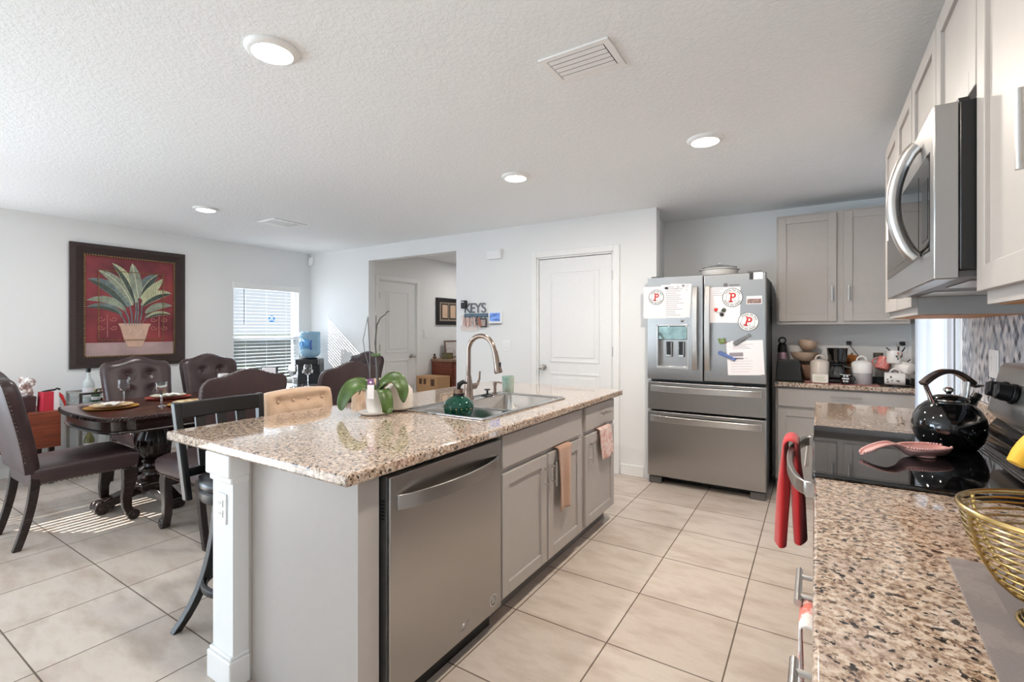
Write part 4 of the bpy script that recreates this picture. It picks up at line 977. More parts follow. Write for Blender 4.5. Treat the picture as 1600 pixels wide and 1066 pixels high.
small('button_magnet', 'small grey round magnet above the upper logo disc', -0.615, 1.712, 1, lambda t: MB().cyl((0, 0, 0), (0, -0.006, 0), 0.014, n=18).done('button', GREYMETAL, t))
small('button_magnet', 'small clear knob magnet under the left door papers', -0.957, 1.424, 0, lambda t: MB().sphere((0, -0.008, 0), 0.012, n=12).done('knob', CHROME, t))
def clus(t):
    for (x, z, r, mt, n) in ((-0.03, 0.015, 0.016, LOGORED, 'red_ball'), (-0.008, 0.004, 0.017, WHITEP, 'white_ball'), (0.028, 0.012, 0.017, M('dark_green', (50, 62, 44), 0.5), 'green_ball'), (0.012, -0.024, 0.016, BLACK, 'black_ball')):
        MB().sphere((x, -0.008, z), r, 0.008, r, 12).done(n, mt, t)
small('toy_magnet', 'red white and black toy magnet on the right door letter', -0.653, 1.496, 1, clus)
def gator(t):
    m = MB(); m.sphere((0, -0.008, 0), 0.026, 0.008, 0.022, 12); m.sphere((-0.02, -0.008, 0.018), 0.012, 0.007, 0.012, 10); m.sphere((0.016, -0.008, 0.02), 0.012, 0.007, 0.011, 10); m.done('body', M('frog_green', (118, 140, 84), 0.5, var=0.3, scale=80), t)
    MB().sphere((0.026, -0.008, -0.006), 0.012, 0.007, 0.010, 10).done('foot', M('frog_brown', (136, 104, 86), 0.5), t)
small('toy_magnet', 'green frog toy magnet on the right refrigerator door', -0.640, 1.250, 0, gator)
def clip(mt):
    def f(t): MB().prism([(-0.072, -0.010), (-0.060, -0.017), (0.055, -0.011), (0.068, -0.015), (0.068, 0.015), (0.055, 0.011), (-0.060, 0.017), (-0.072, 0.010)], 'y', -0.012, -0.0).done('lever', mt, t, bevel=0.003); MB().box(-0.02, 0.02, -0.016, -0.012, -0.007, 0.007).done('ridge', mt, t, bevel=0.001)
    return f
small('magnetic_clip', 'grey magnetic clip at the top of the low papers', -0.492, 1.270, 3, clip(M('clip_grey', (126, 126, 128), 0.35, 0.3)), 'clip').rotation_euler = (0, R(-32), 0)
small('magnetic_clip', 'blue magnetic clip at the left of the low papers', -0.602, 1.135, 3, clip(M('clip_blue', (96, 118, 172), 0.35)), 'clip').rotation_euler = (0, R(24), 0)
t = thing('casserole_dish', 'white dish with glass lid on top of the refrigerator', 'dish', (-0.700, 4.47, 1.7755))
MB().lathe([(0.11, 0), (0.135, 0.01), (0.150, 0.082), (0.165, 0.088), (0.163, 0.094), (0.145, 0.090), (0.001, 0.086)], n=40).done('dish', CERAM, t)
MB().lathe([(0.150, 0.095), (0.145, 0.108), (0.09, 0.124), (0.03, 0.132), (0.001, 0.133)], n=36).done('lid', mat_glass('lid_glass', (235, 240, 238), 0.05), t)
MB().sphere((0, 0, 0.142), 0.018, 0.018, 0.010, 14).done('lid_knob', CERAM, t)

# ------------------------------------------------------------------ back counter in the alcove
BF = 4.585
t = thing('base_cabinet', 'grey base cabinet with wide drawer beside the refrigerator', 'cabinet', (0, 0, 0))
MB().box(-0.28, XR-0.003, BF+0.019, YA-0.002, 0.10, 0.8755).done('carcass', CAB, t)
MB().box(-0.28, XR-0.003, BF+0.08, YA-0.002, 0, 0.0995).done('toe_kick', TOE, t)
d = slabfront('drawer', 'y', -0.262, 0.645, 0.712, 0.862, BF, -1, t); pull(d, 'y', BF, -1, 0.205, 0.815, 0.2, vert=False)
d = shaker('door', 'y', -0.262, 0.185, 0.118, 0.69, BF, -1, t); pull(d, 'y', BF, -1, 0.155, 0.58)
d = shaker('door', 'y', 0.198, 0.645, 0.118, 0.69, BF, -1, t); pull(d, 'y', BF, -1, 0.228, 0.58)
t = thing('countertop', 'speckled granite countertop in the alcove beside the refrigerator', 'countertop', (0.186, 4.77, 0.876))
MB().box(-0.474, 0.471, -0.215, 0.228, 0, 0.038).done('slab', GRAN, t, bevel=0.006)
MB().box(0.452, 0.471, -0.205, 0.228, 0.0381, 0.14).done('side_splash', GRAN, t, bevel=0.003)
t = thing('wall_cabinet', 'grey two-door wall cabinet above the alcove counter', 'cabinet', (0, 0, 0))
UB = 4.665
MB().box(-0.277, 0.612, UB+0.019, YA-0.002, 1.392, 2.315).done('carcass', CAB, t)
d = shaker('door', 'y', -0.262, 0.148, 1.418, 2.298, UB, -1, t); pull(d, 'y', UB, -1, 0.118, 1.64, 0.12)
d = shaker('door', 'y', 0.196, 0.600, 1.418, 2.298, UB, -1, t); pull(d, 'y', UB, -1, 0.228, 1.64, 0.12)
CZ = 0.9142
t = thing('toaster', 'black two-slice toaster at the left end of the alcove counter', 'toaster', (-0.175, 4.68, CZ))
m = MB(); m.prism([(-0.105, 0.006), (0.090, 0.006), (0.068, 0.172), (0.055, 0.182), (-0.085, 0.182), (-0.095, 0.172)], 'y', -0.085, 0.085); m.done('shell', BLACK, t, bevel=0.012, seg=3)
MB().box(-0.07, 0.045, -0.035, -0.012, 0.1815, 0.183).done('slot', GREYMETAL, t); MB().box(-0.07, 0.045, 0.012, 0.035, 0.1815, 0.183).done('slot', GREYMETAL, t)
MB().box(0.078, 0.095, -0.015, 0.015, 0.10, 0.115).done('lever', BLACK, t, bevel=0.003)
MB().box(-0.085, 0.075, -0.07, 0.07, 0, 0.006).done('base', BLACK, t)
t = thing('water_bottle', 'black and pink water bottle with loop lid behind the toaster', 'bottle', (-0.243, 4.86, CZ))
MB().lathe([(0.036, 0), (0.038, 0.006), (0.038, 0.20), (0.034, 0.235), (0.030, 0.245)], n=28).done('flask', M('pink_flask', (196, 160, 170), 0.25, 0.3, var=0.3, scale=20), t)
MB().lathe([(0.0385, 0.235), (0.0385, 0.26), (0.034, 0.30), (0.022, 0.318), (0.018, 0.32)], n=24).done('lid', BLACK, t)
MB().tube([(0.026*math.cos(a), 0, 0.338+0.026*math.sin(a)) for a in [2*math.pi*i/20 for i in range(20)]], 0.007, 8, True).done('loop', BLACK, t)
def bowl(label, loc, r, h, tilt, mat):
    t = thing('serving_bowl', label, 'bowl', loc, 0, 'stacked bowls behind the toaster')
    MB().lathe([(r*0.45, 0), (r*0.72, h*0.25), (r*0.93, h*0.65), (r, h), (r*0.97, h), (r*0.88, h*0.62), (r*0.66, h*0.28), (0.001, h*0.10)], n=36, cap1=False).done('bowl', mat, t, smooth=60)
    t.rotation_euler = tilt; return t
BW = M('tan_bowl', (206, 182, 160), 0.35, var=0.05); BW2 = M('brown_bowl', (168, 136, 118), 0.4, var=0.1)
bowl('brown bowl at the bottom of the bowl stack behind the toaster', (-0.030, 4.875, CZ), 0.105, 0.135, (0, 0, 0), BW2)
bowl('tan bowl with rim cutout, second of the bowl stack', (-0.075, 4.868, CZ+0.155), 0.108, 0.085, (0, 0, 0), BW)
bowl('tilted tan bowl crowning the bowl stack behind the toaster', (-0.060, 4.885, CZ+0.257), 0.075, 0.075, (R(-12), R(8), 0), BW)
def canister(label, x, y, r, h, two):
    t = thing('canister', label, 'canister', (x, y, CZ+0.0035), 0)
    if two:
        MB().lathe([(r*0.97, 0), (r, 0.004), (r, h*0.48)], n=36, cap1=False).done('lower_body', M('grey_glaze', (176, 172, 172), 0.35, var=0.03), t); z0 = h*0.48
    else: z0 = 0.004
    MB().lathe([(r*0.99, z0), (r, z0+0.003), (r, h*0.86), (r*0.9, h*0.93), (r*0.55, h), (0.001, h+0.003)], n=36).done('body', CERAM if two else CREAM, t, smooth=50)
    MB().tube([(r*0.48*math.cos(a), 0, h-0.008+r*0.62*math.sin(a)) for a in [math.pi*i/14 for i in range(15)]], 0.0065, 8).done('lid_handle', CERAM if two else CREAM, t)
canister('cream lidded canister left of the coffee maker', 0.035, 4.715, 0.068, 0.185, False)
canister('white and grey lidded canister right of the coffee maker', 0.315, 4.70, 0.069, 0.185, True)
o = MB().box(-0.245, 0.245, -0.13, 0.13, 0, 0.003).done('counter_mat', mat_cloth('red_mat', (150, 66, 58), None, 400)); o.location = (0.175, 4.70, CZ); tag(o, 'dull red mat under the coffee maker and canisters', 'mat')
t = thing('counter_sign', 'small cream block sign with green script before the cream canister', 'sign', (0.036, 4.592, CZ+0.0032))
MB().box(-0.055, 0.055, -0.012, 0.012, 0, 0.072).done('block', M('sign_cream', (234, 226, 214), 0.5, var=0.02), t, bevel=0.005)
m = MB(); rnd = random.Random(2)
for (z, x0, x1) in ((0.046, -0.038, 0.03), (0.026, -0.03, 0.04)):
    m.tube([(x0+(x1-x0)*i/24, -0.0125, z+0.007*math.sin(i*1.15)*rnd.uniform(0.5, 1.1)) for i in range(25)], 0.0011, 5)
m.done('script', M('script_green', (130, 160, 126), 0.6), t)
t = thing('coffee_maker', 'black drip coffee maker with glass carafe on the alcove counter', 'coffee maker', (0.155, 4.73, CZ+0.0035))
m = MB(); m.box(-0.065, 0.065, -0.095, 0.09, 0, 0.03); m.box(-0.065, 0.065, 0.025, 0.09, 0.03, 0.20); m.done('housing', BLACK, t, bevel=0.008, seg=3)
MB().lathe([(0.052, 0.165), (0.064, 0.19), (0.072, 0.27), (0.076, 0.276), (0.070, 0.282), (0.001, 0.284)], (0, -0.02, 0), 32).done('filter_basket', BLKGLOSS, t)
MB().lathe([(0.044, 0.032), (0.056, 0.05), (0.058, 0.085), (0.042, 0.13), (0.040, 0.145)], (0, -0.035, 0), 32, cap1=False).done('carafe', GLASS, t, solid=0.002)
MB().lathe([(0.043, 0.146), (0.043, 0.156), (0.02, 0.162)], (0, -0.035, 0), 28).done('carafe_lid', BLACK, t)
MB().tube([(0.045, -0.05, 0.135), (0.085, -0.07, 0.125), (0.088, -0.072, 0.07), (0.056, -0.055, 0.06)], 0.007, 8).done('carafe_handle', BLACK, t)
def mug(label, loc, rot, body, trim=None, r=0.046, h=0.095, words=False, grp=None, specks=None):
    t = thing('coffee_mug', label, 'mug', loc, 0, grp); t.rotation_euler = rot
    MB().lathe([(r*0.9, 0), (r, 0.005), (r, h), (r*0.93, h), (r*0.92, 0.01), (0.001, 0.008)], n=32, cap1=False).done('cup', body, t, smooth=50)
    MB().tube([(r-0.002+0.030*math.sin(a), 0, h*0.5+0.030*math.cos(a)) for a in [math.pi*i/12 for i in range(13)]], 0.0052, 8).done('handle', body, t)
    if words:
        m = MB()
        for z, w in ((0.066, 0.7), (0.046, 1.0), (0.026, 0.7)):
            n = 7
            for i in range(n):
                if (i*5+int(z*1000)) % 9 == 0: continue
                a0 = -math.pi/2+(-0.5+i/n)*1.5*w; a1 = a0+0.16*w
                m.prism([(r*1.0*math.cos(a0), r*math.sin(a0)), (r*1.0*math.cos(a1), r*math.sin(a1)), ((r+0.0012)*math.cos(a1), (r+0.0012)*math.sin(a1)), ((r+0.0012)*math.cos(a0), (r+0.0012)*math.sin(a0))], 'z', z-0.006, z+0.006)
        m.done('printed_lettering', WHITEP, t, smooth=0)
        MB().tube([(r*math.cos(a), r*math.sin(a), h-0.002) for a in [2*math.pi*i/32 for i in range(32)]], 0.0022, 6, True).done('rim_line', WHITEP, t)
    if specks:
        rnd = random.Random(len(label)); cols = [M('print_red', (168, 54, 54), 0.5), DINK, M('print_olive', (134, 120, 70), 0.5)]
        for q in range(3):
            m = MB()
            for k in range(6):
                a = rnd.uniform(-3.0, -0.2) if specks == 1 else rnd.uniform(0.4, 5.8); z = rnd.uniform(0.02, h-0.015)
                m.sphere((r*math.cos(a), r*math.sin(a), z), 0.006, 0.006, 0.007, 6)
            m.done('printed_motif', cols[q], t)
    return t
mug('black mug with white lettering in front of the coffee maker', (0.205, 4.60, CZ+0.0035), (0, 0, 0), BLKGLOSS, words=True, r=0.033, h=0.078)
t = thing('wood_stand', 'small wooden stand behind the coffee maker', 'stand', (0.245, 4.895, CZ))
MB().box(-0.06, 0.09, -0.05, 0.05, 0, 0.150).done('box', mat_wood('stand_wood', (176, 126, 84), 0.5), t, bevel=0.004)
t = thing('gourd', 'orange gourd on the wooden stand behind the coffee maker', 'gourd', (0.255, 4.895, CZ+0.150))
MB().lathe([(0.02, 0), (0.05, 0.012), (0.058, 0.038), (0.046, 0.066), (0.012, 0.076)], n=40, mod=lambda a, z: 1-0.06*abs(math.sin(5*a))).done('fruit', M('orange_skin', (196, 116, 48), 0.5, var=0.2, scale=14), t, smooth=60)
MB().tube([(0, 0, 0.07), (0.01, 0, 0.09)], [0.007, 0.005], 8).done('stem', M('gourd_stem', (104, 84, 50), 0.8), t)
for lab, x, lx in (('white wall outlet with black plug above the coffee maker', 0.245, 0.0), ('white wall outlet with black adapter behind the mug tree', 0.60, 0.0)):
    t = thing('wall_outlet', lab, 'outlet', (x, YA, 1.215))
    MB().box(-0.037, 0.037, -0.006, 0, -0.058, 0.058).done('cover_plate', WHITEP, t, bevel=0.003)
    MB().box(-0.017, 0.017, -0.008, -0.006, -0.036, -0.008).done('receptacle', WHITEP, t, bevel=0.002)
    k = thing('power_plug', 'black plug in the outlet '+('above the coffee maker' if x < 0.4 else 'behind the mug tree'), 'plug', (x, YA-0.0082, 1.235))
    MB().box(-0.018, 0.018, -0.030, 0, -0.016, 0.016).done('plug_body', BLACK, k, bevel=0.004)
    if x < 0.4: MB().tube([(0, -0.03, -0.005), (0.02, -0.045, -0.04), (0.06, -0.05, -0.10), (0.075, -0.05, -0.17), (0.06, -0.06, -0.30)], 0.0032, 8).done('cord', BLACK, k)
t = thing('glass_jug', 'clear glass jug with dark lid left of the mug tree', 'jug', (0.435, 4.88, CZ+0.046))
MB().lathe([(0.045, 0), (0.056, 0.006), (0.060, 0.09), (0.035, 0.15), (0.030, 0.175)], n=32, cap1=False).done('jug', GLASS, t, solid=0.0025)
MB().lathe([(0.034, 0.174), (0.034, 0.198), (0.03, 0.20)], n=24).done('lid', M('jug_lid', (86, 76, 62), 0.5), t)
o = MB().box(-0.075, 0.225, -0.085, 0.06, 0, 0.045).done('coffee_pod_drawer', BLACK, bevel=0.004); o.location = (0.40, 4.89, CZ); tag(o, 'low black drawer box under the glass jug', 'drawer box')
MB().sphere((-0.02, -0.088, 0.022), 0.006, n=10).done('knob', NICKEL, o)
MT = (0.545, 4.715)
t = thing('mug_tree', 'black metal mug tree at the right end of the alcove counter', 'mug tree', (*MT, CZ))
MB().lathe([(0.075, 0), (0.075, 0.008), (0.02, 0.014), (0.001, 0.015)], n=32).done('base', BLACK, t)
MB().tube([(0, 0, 0.012), (0, 0, 0.30)], 0.006, 10).done('post', BLACK, t)
MB().sphere((0, 0, 0.312), 0.013, n=12).done('finial', NICKEL, t)
for k in range(3):
    for z in (0.16, 0.25):
        a = k*2.1+(0.9 if z > 0.2 else 0.2); MB().tube([(0, 0, z), (0.05*math.cos(a), 0.05*math.sin(a), z+0.02), (0.075*math.cos(a), 0.075*math.sin(a), z+0.045)], 0.0042, 8).done('arm', BLACK, t)
G = 'mugs hanging on the mug tree'
mug('upright white mug with dark print at the crown of the mug tree', (MT[0]-0.035, MT[1]-0.075, CZ+0.175), (0, R(8), R(80)), CERAM, grp=G, specks=1)
mug('white mug tipped to the right on the mug tree, base outward', (MT[0]+0.065, MT[1]-0.10, CZ+0.135), (R(-75), 0, R(50)), CERAM, grp=G, r=0.044)
mug('white floral mug lying lowest on the mug tree', (MT[0]+0.030, MT[1]-0.10, CZ+0.062), (0, R(-90), R(-6)), CERAM, grp=G, specks=2, h=0.125)
mug('red patterned mug on the left of the mug tree', (MT[0]-0.105, MT[1]-0.015, CZ+0.125), (R(20), R(-12), R(160)), M('red_print_mug', (214, 130, 124), 0.3, var=0.4, scale=60), grp=G)

# ------------------------------------------------------------------ things on the back wall
def wallthing(name, label, cat, x, z): return thing(name, label, cat, (x, YB, z))
t = wallthing('door_chime', 'white door chime box high on the wall left of the pantry door', 'door chime', -2.94, 2.165)
MB().box(-0.093, 0.093, -0.05, 0, -0.05, 0.05).done('cover', WHITEP, t, bevel=0.006)
t = wallthing('light_switch', 'white double rocker switch left of the pantry door', 'switch', -2.797, 1.178)
MB().box(-0.058, 0.058, -0.006, 0, -0.06, 0.06).done('cover_plate', WHITEP, t, bevel=0.003)
for x in (-0.023, 0.023): MB().box(x-0.016, x+0.016, -0.010, -0.006, -0.034, 0.034).done('rocker', WHITEP, t, bevel=0.002)
t = wallthing('alarm_panel', 'white alarm touch panel with blue screen beside the key rack', 'alarm panel', -2.937, 1.482)
MB().box(-0.088, 0.088, -0.024, 0, -0.066, 0.066).done('case', WHITEP, t, bevel=0.006)
S_ = NT('panel_screen'); sn = S_.noise(S_.coord(scale=(1, 1, 5)), 9, 3); cc = S_.ramp(sn.outputs['Fac'], [(0.35, lin((54, 84, 150))), (0.6, lin((110, 146, 206))), (0.8, lin((176, 196, 226)))]); S_.set(Base_Color=cc, Emission_Color=cc, Emission_Strength=0.5, Roughness=0.1)
MB().box(-0.068, 0.068, -0.0248, -0.024, -0.042, 0.050).done('screen', S_.m, t)
MB().box(-0.07, 0.07, -0.02, 0, -0.074, -0.067).done('lower_edge', GREYMETAL, t)
STB = M('slate_blue_metal', (88, 106, 122), 0.45, 0.4, var=0.1)
t = wallthing('key_rack', 'slate blue metal key rack with the letters KEYS on top', 'key rack', -3.205, 1.512)
MB().box(-0.165, 0.165, -0.012, -0.002, -0.022, 0.018).done('bar', STB, t, bevel=0.003)
KM = M('keys_metal', (96, 100, 106), 0.4, 0.4)
for ch_, x in zip('KEYS', (-0.118, -0.045, 0.03, 0.108)): text('letter', ch_, KM, 0.158, (x, -0.010, 0.074), (R(90), 0, 0), t, 0.003)
for i in range(6): x = -0.14+i*0.056; MB().tube([(x, -0.012, -0.012), (x, -0.022, -0.032), (x, -0.034, -0.034), (x, -0.038, -0.022)], 0.0034, 8).done('hook', STB, t)
t = wallthing('wall_sensor', 'small black wall box just above the key rack at left', 'wall sensor', -3.365, 1.635)
MB().box(-0.038, 0.038, -0.035, 0, -0.046, 0.046).done('case', BLACK, t, bevel=0.01, seg=3); MB().box(-0.030, 0.010, -0.0358, -0.035, 0.022, 0.032).done('strip', WHITEP, t)
def keys(label, x, z, mats, seed):
    t = thing('key_bunch', label, 'keys', (x, YB-0.028, z), 0, 'key bunches on the key rack'); rnd = random.Random(seed)
    MB().tube([(0.014*math.cos(a), 0, -0.012+0.014*math.sin(a)) for a in [2*math.pi*i/16 for i in range(16)]], 0.0018, 6, True).done('ring', CHROME, t)
    for i, mt in enumerate(mats):
        a = (i-len(mats)/2)*0.35+rnd.uniform(-0.1, 0.1); L = rnd.uniform(0.07, 0.12); w = rnd.uniform(0.010, 0.018); m = MB()
        c, s_ = math.cos(a), math.sin(a); P = [(-w, -0.02), (w, -0.02), (w*1.2, -0.02-L*0.8), (0, -0.02-L), (-w*1.2, -0.02-L*0.8)]
        m.prism([(p*c-q*s_, p*s_+q*c) for p, q in P], 'y', -0.004*i-0.006, -0.004*i-0.002); m.done('key_tag', mt, t, bevel=0.0015)
    return t
PKB = M('rose_lanyard', (206, 176, 166), 0.6, var=0.3, scale=60); RB = M('russet_strap', (168, 110, 92), 0.6)
keys('pink lanyard bunch at the left of the key rack', -3.35, 1.508, [PAPER, PKB], 1)
keys('russet strap keys hanging second on the key rack', -3.29, 1.508, [RB, PKB], 2)
keys('mixed pale keys at the middle of the key rack', -3.205, 1.508, [PKB, CHROME, PKB], 3)
keys('black key fob bunch right of the middle of the key rack', -3.148, 1.500, [BLACK, GREYMETAL, RB], 4)
t = thing('photo_keychain', 'square dark framed photo tag at the right of the key rack', 'key tag', (-3.085, YB-0.03, 1.505))
MB().tube([(0, 0, 0), (0, 0, -0.03)], 0.0015, 6).done('loop', CHROME, t)
MB().box(-0.045, 0.045, -0.006, 0, -0.130, -0.03).done('frame', DINK, t, bevel=0.002); MB().box(-0.03, 0.03, -0.007, -0.006, -0.115, -0.045).done('photo', M('tag_photo', (176, 160, 154), 0.5, var=0.4, scale=70), t)
o = MB().box(-0.165, 0.075, -0.006, 0, -0.10, 0.08).done('mail_sheet', M('mail_paper', (232, 220, 214), 0.8, var=0.08, scale=40), smooth=0); o.location = (-3.255, YB-0.001, 1.435); tag(o, 'pale pinkish paper on the wall behind the keys', 'paper')
t = wallthing('motion_sensor', 'white motion sensor high in the dining corner', 'motion sensor', XL+0.05, 2.335)
m = MB(); m.prism([(-0.045, 0), (0.03, 0), (0.03, -0.02), (-0.015, -0.05), (-0.045, -0.045)], 'z', -0.06, 0.06); m.done('case', WHITEP, t, bevel=0.006)

# ------------------------------------------------------------------ hallway
HX = -5.05
t = thing('wall_picture', 'dark framed picture with three beige mats in the hallway', 'picture', (HX, 6.14, 1.645))
m = MB()
for (a0, a1, z0, z1) in ((-0.41, 0.41, 0.155, 0.215), (-0.41, 0.41, -0.215, -0.155), (-0.41, -0.34, -0.155, 0.155), (0.34, 0.41, -0.155, 0.155)): m.box(0.001, 0.03, a0, a1, z0, z1)
m.done('frame', M('dark_frame', (30, 26, 26), 0.4), t, bevel=0.006)
MB().box(0.002, 0.010, -0.34, 0.34, -0.155, 0.155).done('mat_board', M('grey_mat', (150, 136, 122), 0.8), t)
for y in (-0.20, 0.0, 0.20):
    o = MB().box(0.010, 0.014, y-0.085, y+0.085, -0.125, 0.125).done('inner_frame', M('dark_frame', (30, 26, 26)), t); MB().box(0.014, 0.0148, y-0.066, y+0.066, -0.106, 0.106).done('print', M('beige_print', (206, 176, 150), 0.7), o)
t = thing('light_switch', 'white single switch on the hallway wall beside the door', 'switch', (HX, 5.49, 1.29))
MB().box(0, 0.006, -0.04, 0.04, -0.06, 0.06).done('cover_plate', WHITEP, t, bevel=0.003); MB().box(0.006, 0.010, -0.016, 0.016, -0.034, 0.034).done('rocker', WHITEP, t, bevel=0.002)
t = thing('chest', 'red-brown wooden chest in the hallway', 'chest', (HX+0.23, 6.10, 0))
MB().box(-0.21, 0.19, -0.48, 0.48, 0.06, 0.86).done('body', REDWOOD, t, bevel=0.004)
MB().box(-0.215, 0.21, -0.50, 0.50, 0.8605, 0.90).done('top', M('chest_top', (150, 118, 96), 0.3, var=0.3, scale=30), t, bevel=0.008)
for z in (0.12, 0.36, 0.60):
    d = MB().box(0.19, 0.205, -0.45, 0.45, z, z+0.215).done('drawer', REDWOOD, t, bevel=0.004)
    for y in (-0.22, 0.22): MB().sphere((0.215, y, z+0.107), 0.013, n=10).done('knob', BRASS, d)
MB().box(-0.20, 0.17, -0.46, 0.46, 0, 0.059).done('plinth', REDWOOD, t)
t = thing('cardboard_box', 'tall brown cardboard box on the hallway floor before the chest', 'box', (HX+0.25, 5.40, 0))
CARD = M('cardboard', (190, 150, 110), 0.8, var=0.05)
MB().box(-0.21, 0.20, -0.14, 0.14, 0, 0.665).done('carton', CARD, t, bevel=0.003)
m = MB(); m.box(-0.16, -0.10, -0.1408, -0.14, 0.55, 0.63); m.box(-0.07, -0.02, -0.1408, -0.14, 0.55, 0.63); m.box(0.07, 0.14, -0.1408, -0.14, 0.53, 0.63); m.done('printed_marks', M('box_print', (92, 66, 50), 0.8), t, smooth=0)
TZ = 0.9005
t = thing('picture_frame', 'standing wooden photo frame on the hallway chest', 'picture frame', (HX+0.10, 6.02, TZ)); t.rotation_euler = (R(0), R(-8), 0)
m = MB()
for (a0, a1, z0, z1) in ((-0.16, 0.16, 0, 0.025), (-0.16, 0.16, 0.255, 0.28), (-0.16, -0.135, 0.025, 0.255), (0.135, 0.16, 0.025, 0.255)): m.box(-0.01, 0.01, a0, a1, z0, z1)
m.done('frame', M('taupe_frame', (130, 108, 96), 0.5), t, bevel=0.003); MB().box(-0.006, 0.004, -0.135, 0.135, 0.025, 0.255).done('photo', M('pale_photo', (206, 200, 196), 0.6, var=0.15, scale=18), t)
t = thing('keepsake_box', 'small olive keepsake box on the hallway chest', 'box', (HX+0.22, 5.76, TZ)); MB().box(-0.06, 0.06, -0.06, 0.06, 0, 0.075).done('body', M('olive_box', (120, 112, 78), 0.6), t, bevel=0.004); MB().box(-0.062, 0.062, -0.062, 0.062, 0.0755, 0.09).done('lid', M('olive_lid', (104, 98, 66), 0.6), t, bevel=0.003)
t = thing('drinking_glass', 'clear tumbler on the hallway chest beside the olive box', 'glass', (HX+0.32, 5.86, TZ)); MB().lathe([(0.034, 0), (0.042, 0.14), (0.039, 0.14), (0.031, 0.006), (0.001, 0.006)], n=24, cap1=False).done('tumbler', GLASS, t)
t = thing('silver_vase', 'slim silver vase on the hallway chest at the opening edge', 'vase', (HX+0.37, 6.02, TZ)); MB().lathe([(0.035, 0), (0.03, 0.01), (0.048, 0.07), (0.036, 0.14), (0.02, 0.17), (0.032, 0.20)], n=28, cap1=False).done('vase', CHROME, t, solid=0.002)
t = thing('figurine', 'tiny dark figurine at the near corner of the hallway chest', 'figurine', (HX+0.06, 5.64, TZ)); MB().lathe([(0.022, 0), (0.03, 0.02), (0.018, 0.045), (0.001, 0.05)], n=16).done('body', M('fig_brown', (110, 84, 66), 0.5), t); MB().sphere((0, 0, 0.062), 0.018, n=12).done('head', M('fig_dark', (60, 48, 42), 0.5), t)

# ------------------------------------------------------------------ dining table
TX, TY, TH = -4.43, 2.19, 0.76
t = thing('dining_table', 'dark carved double pedestal dining table with rope edge', 'table', (TX, TY, 0))
HWX, HLY = 0.525, 0.995
def outline(off):
    pts = []; w, l = HWX-off, HLY-off
    c = 0.10
    pts += [(w, -l+0.30), (w, l-0.30)] if False else []
    N = 12
    # right side going +y, notched corner, bowed far end, and back
    side = [(w, -l+0.17), (w, l-0.17)]
    end = [(w-0.035, l-0.13), (w-0.03, l-0.10)]+[(w*0.94*math.cos(math.pi*i/N), l-0.10+0.10*math.sin(math.pi*i/N)**0.8) for i in range(1, N)]+[(-w+0.03, l-0.10), (-w+0.035, l-0.13)]
    pts = side+end
    return pts+[(-x, -y) for x, y in pts]
m = MB(); m.rings([[(x, y, TH-0.034) for x, y in outline(0.012)], [(x, y, TH-0.012) for x, y in outline(0)], [(x, y, TH-0.004) for x, y in outline(0.004)], [(x, y, TH) for x, y in outline(0.014)]])
m.done('tabletop', TBLWOOD, t, smooth=40)
m = MB(); m.rings([[(x, y, TH-0.115) for x, y in outline(0.035)], [(x, y, TH-0.034) for x, y in outline(0.03)]]); m.done('apron', DKWOOD, t, smooth=40)
m = MB(); m.tube([(x, y, TH-0.112) for x, y in outline(0.028)], 0.010, 8, True); m.done('lower_moulding', DKWOOD, t)
# rope edge
m = MB(); OL = outline(-0.002); tot = []
for i in range(len(OL)):
    a, b = Vector(OL[i]), Vector(OL[(i+1) % len(OL)]); n = max(1, int((b-a).length/0.018)); d = (b-a)/n; u = d.normalized()
    for k in range(n):
        p = a+d*(k+0.5); m.tube([(p.x-u.x*0.009, p.y-u.y*0.009, TH-0.026), (p.x+u.x*0.009, p.y+u.y*0.009, TH-0.008)], 0.0075, 6)
m.done('rope_edge', DKWOOD, t, smooth=60)
for sy in (-1, 1):
    y = sy*0.50
    prof = [(0.10, 0.175), (0.105, 0.20), (0.075, 0.215), (0.072, 0.235), (0.095, 0.245), (0.098, 0.265), (0.070, 0.28), (0.066, 0.30), (0.080, 0.315), (0.060, 0.335)]
    p = MB().lathe(prof, (0, y, 0), 36).done('pedestal', DKWOOD, t, smooth=50)
    MB().lathe([(0.062, 0.335), (0.095, 0.38), (0.118, 0.44), (0.112, 0.50), (0.088, 0.555), (0.082, 0.60), (0.10, 0.63), (0.14, 0.645)], (0, y, 0), 96, lambda a, z: 1-0.07*abs(math.sin(8*a))).done('fluted_bulb', DKWOOD, p, smooth=60)
    m = MB(); m.box(-0.13, 0.13, y-0.13, y+0.13, 0.115, 0.174); m.done('plinth', DKWOOD, t, bevel=0.012, seg=3)
    for (dx, dy) in ((1, 0), (-1, 0), (0, sy)):
        m = MB(); L = 0.34
        q = []
        for i in range(13):
            s_ = i/12; q.append((s_*L, 0.135-0.085*s_**1.4))
        wv = 0.055
        rr = []
        for (r_, z) in q:
            cx, cy = dx*r_, y+dy*r_; px, py = -dy, dx
            rr.append([(cx+px*wv, cy+py*wv, z-0.03), (cx-px*wv, cy-py*wv, z-0.03), (cx-px*wv, cy-py*wv, z+0.03), (cx+px*wv, cy+py*wv, z+0.03)])
        m.rings(rr); ex, ey = dx*L, y+dy*L; px, py = -dy, dx
        m.cyl((ex+px*0.06, ey+py*0.06, 0.045), (ex-px*0.06, ey-py*0.06, 0.045), 0.045, n=20)
        m.cyl((ex+px*0.066, ey+py*0.066, 0.045), (ex-px*0.066, ey-py*0.066, 0.045), 0.020, n=14)
        m.done('scroll_foot', DKWOOD, t, bevel=0.006, smooth=40)
MB().box(-0.04, 0.04, -0.37, 0.37, 0.125, 0.17).done('stretcher', DKWOOD, t, bevel=0.008)

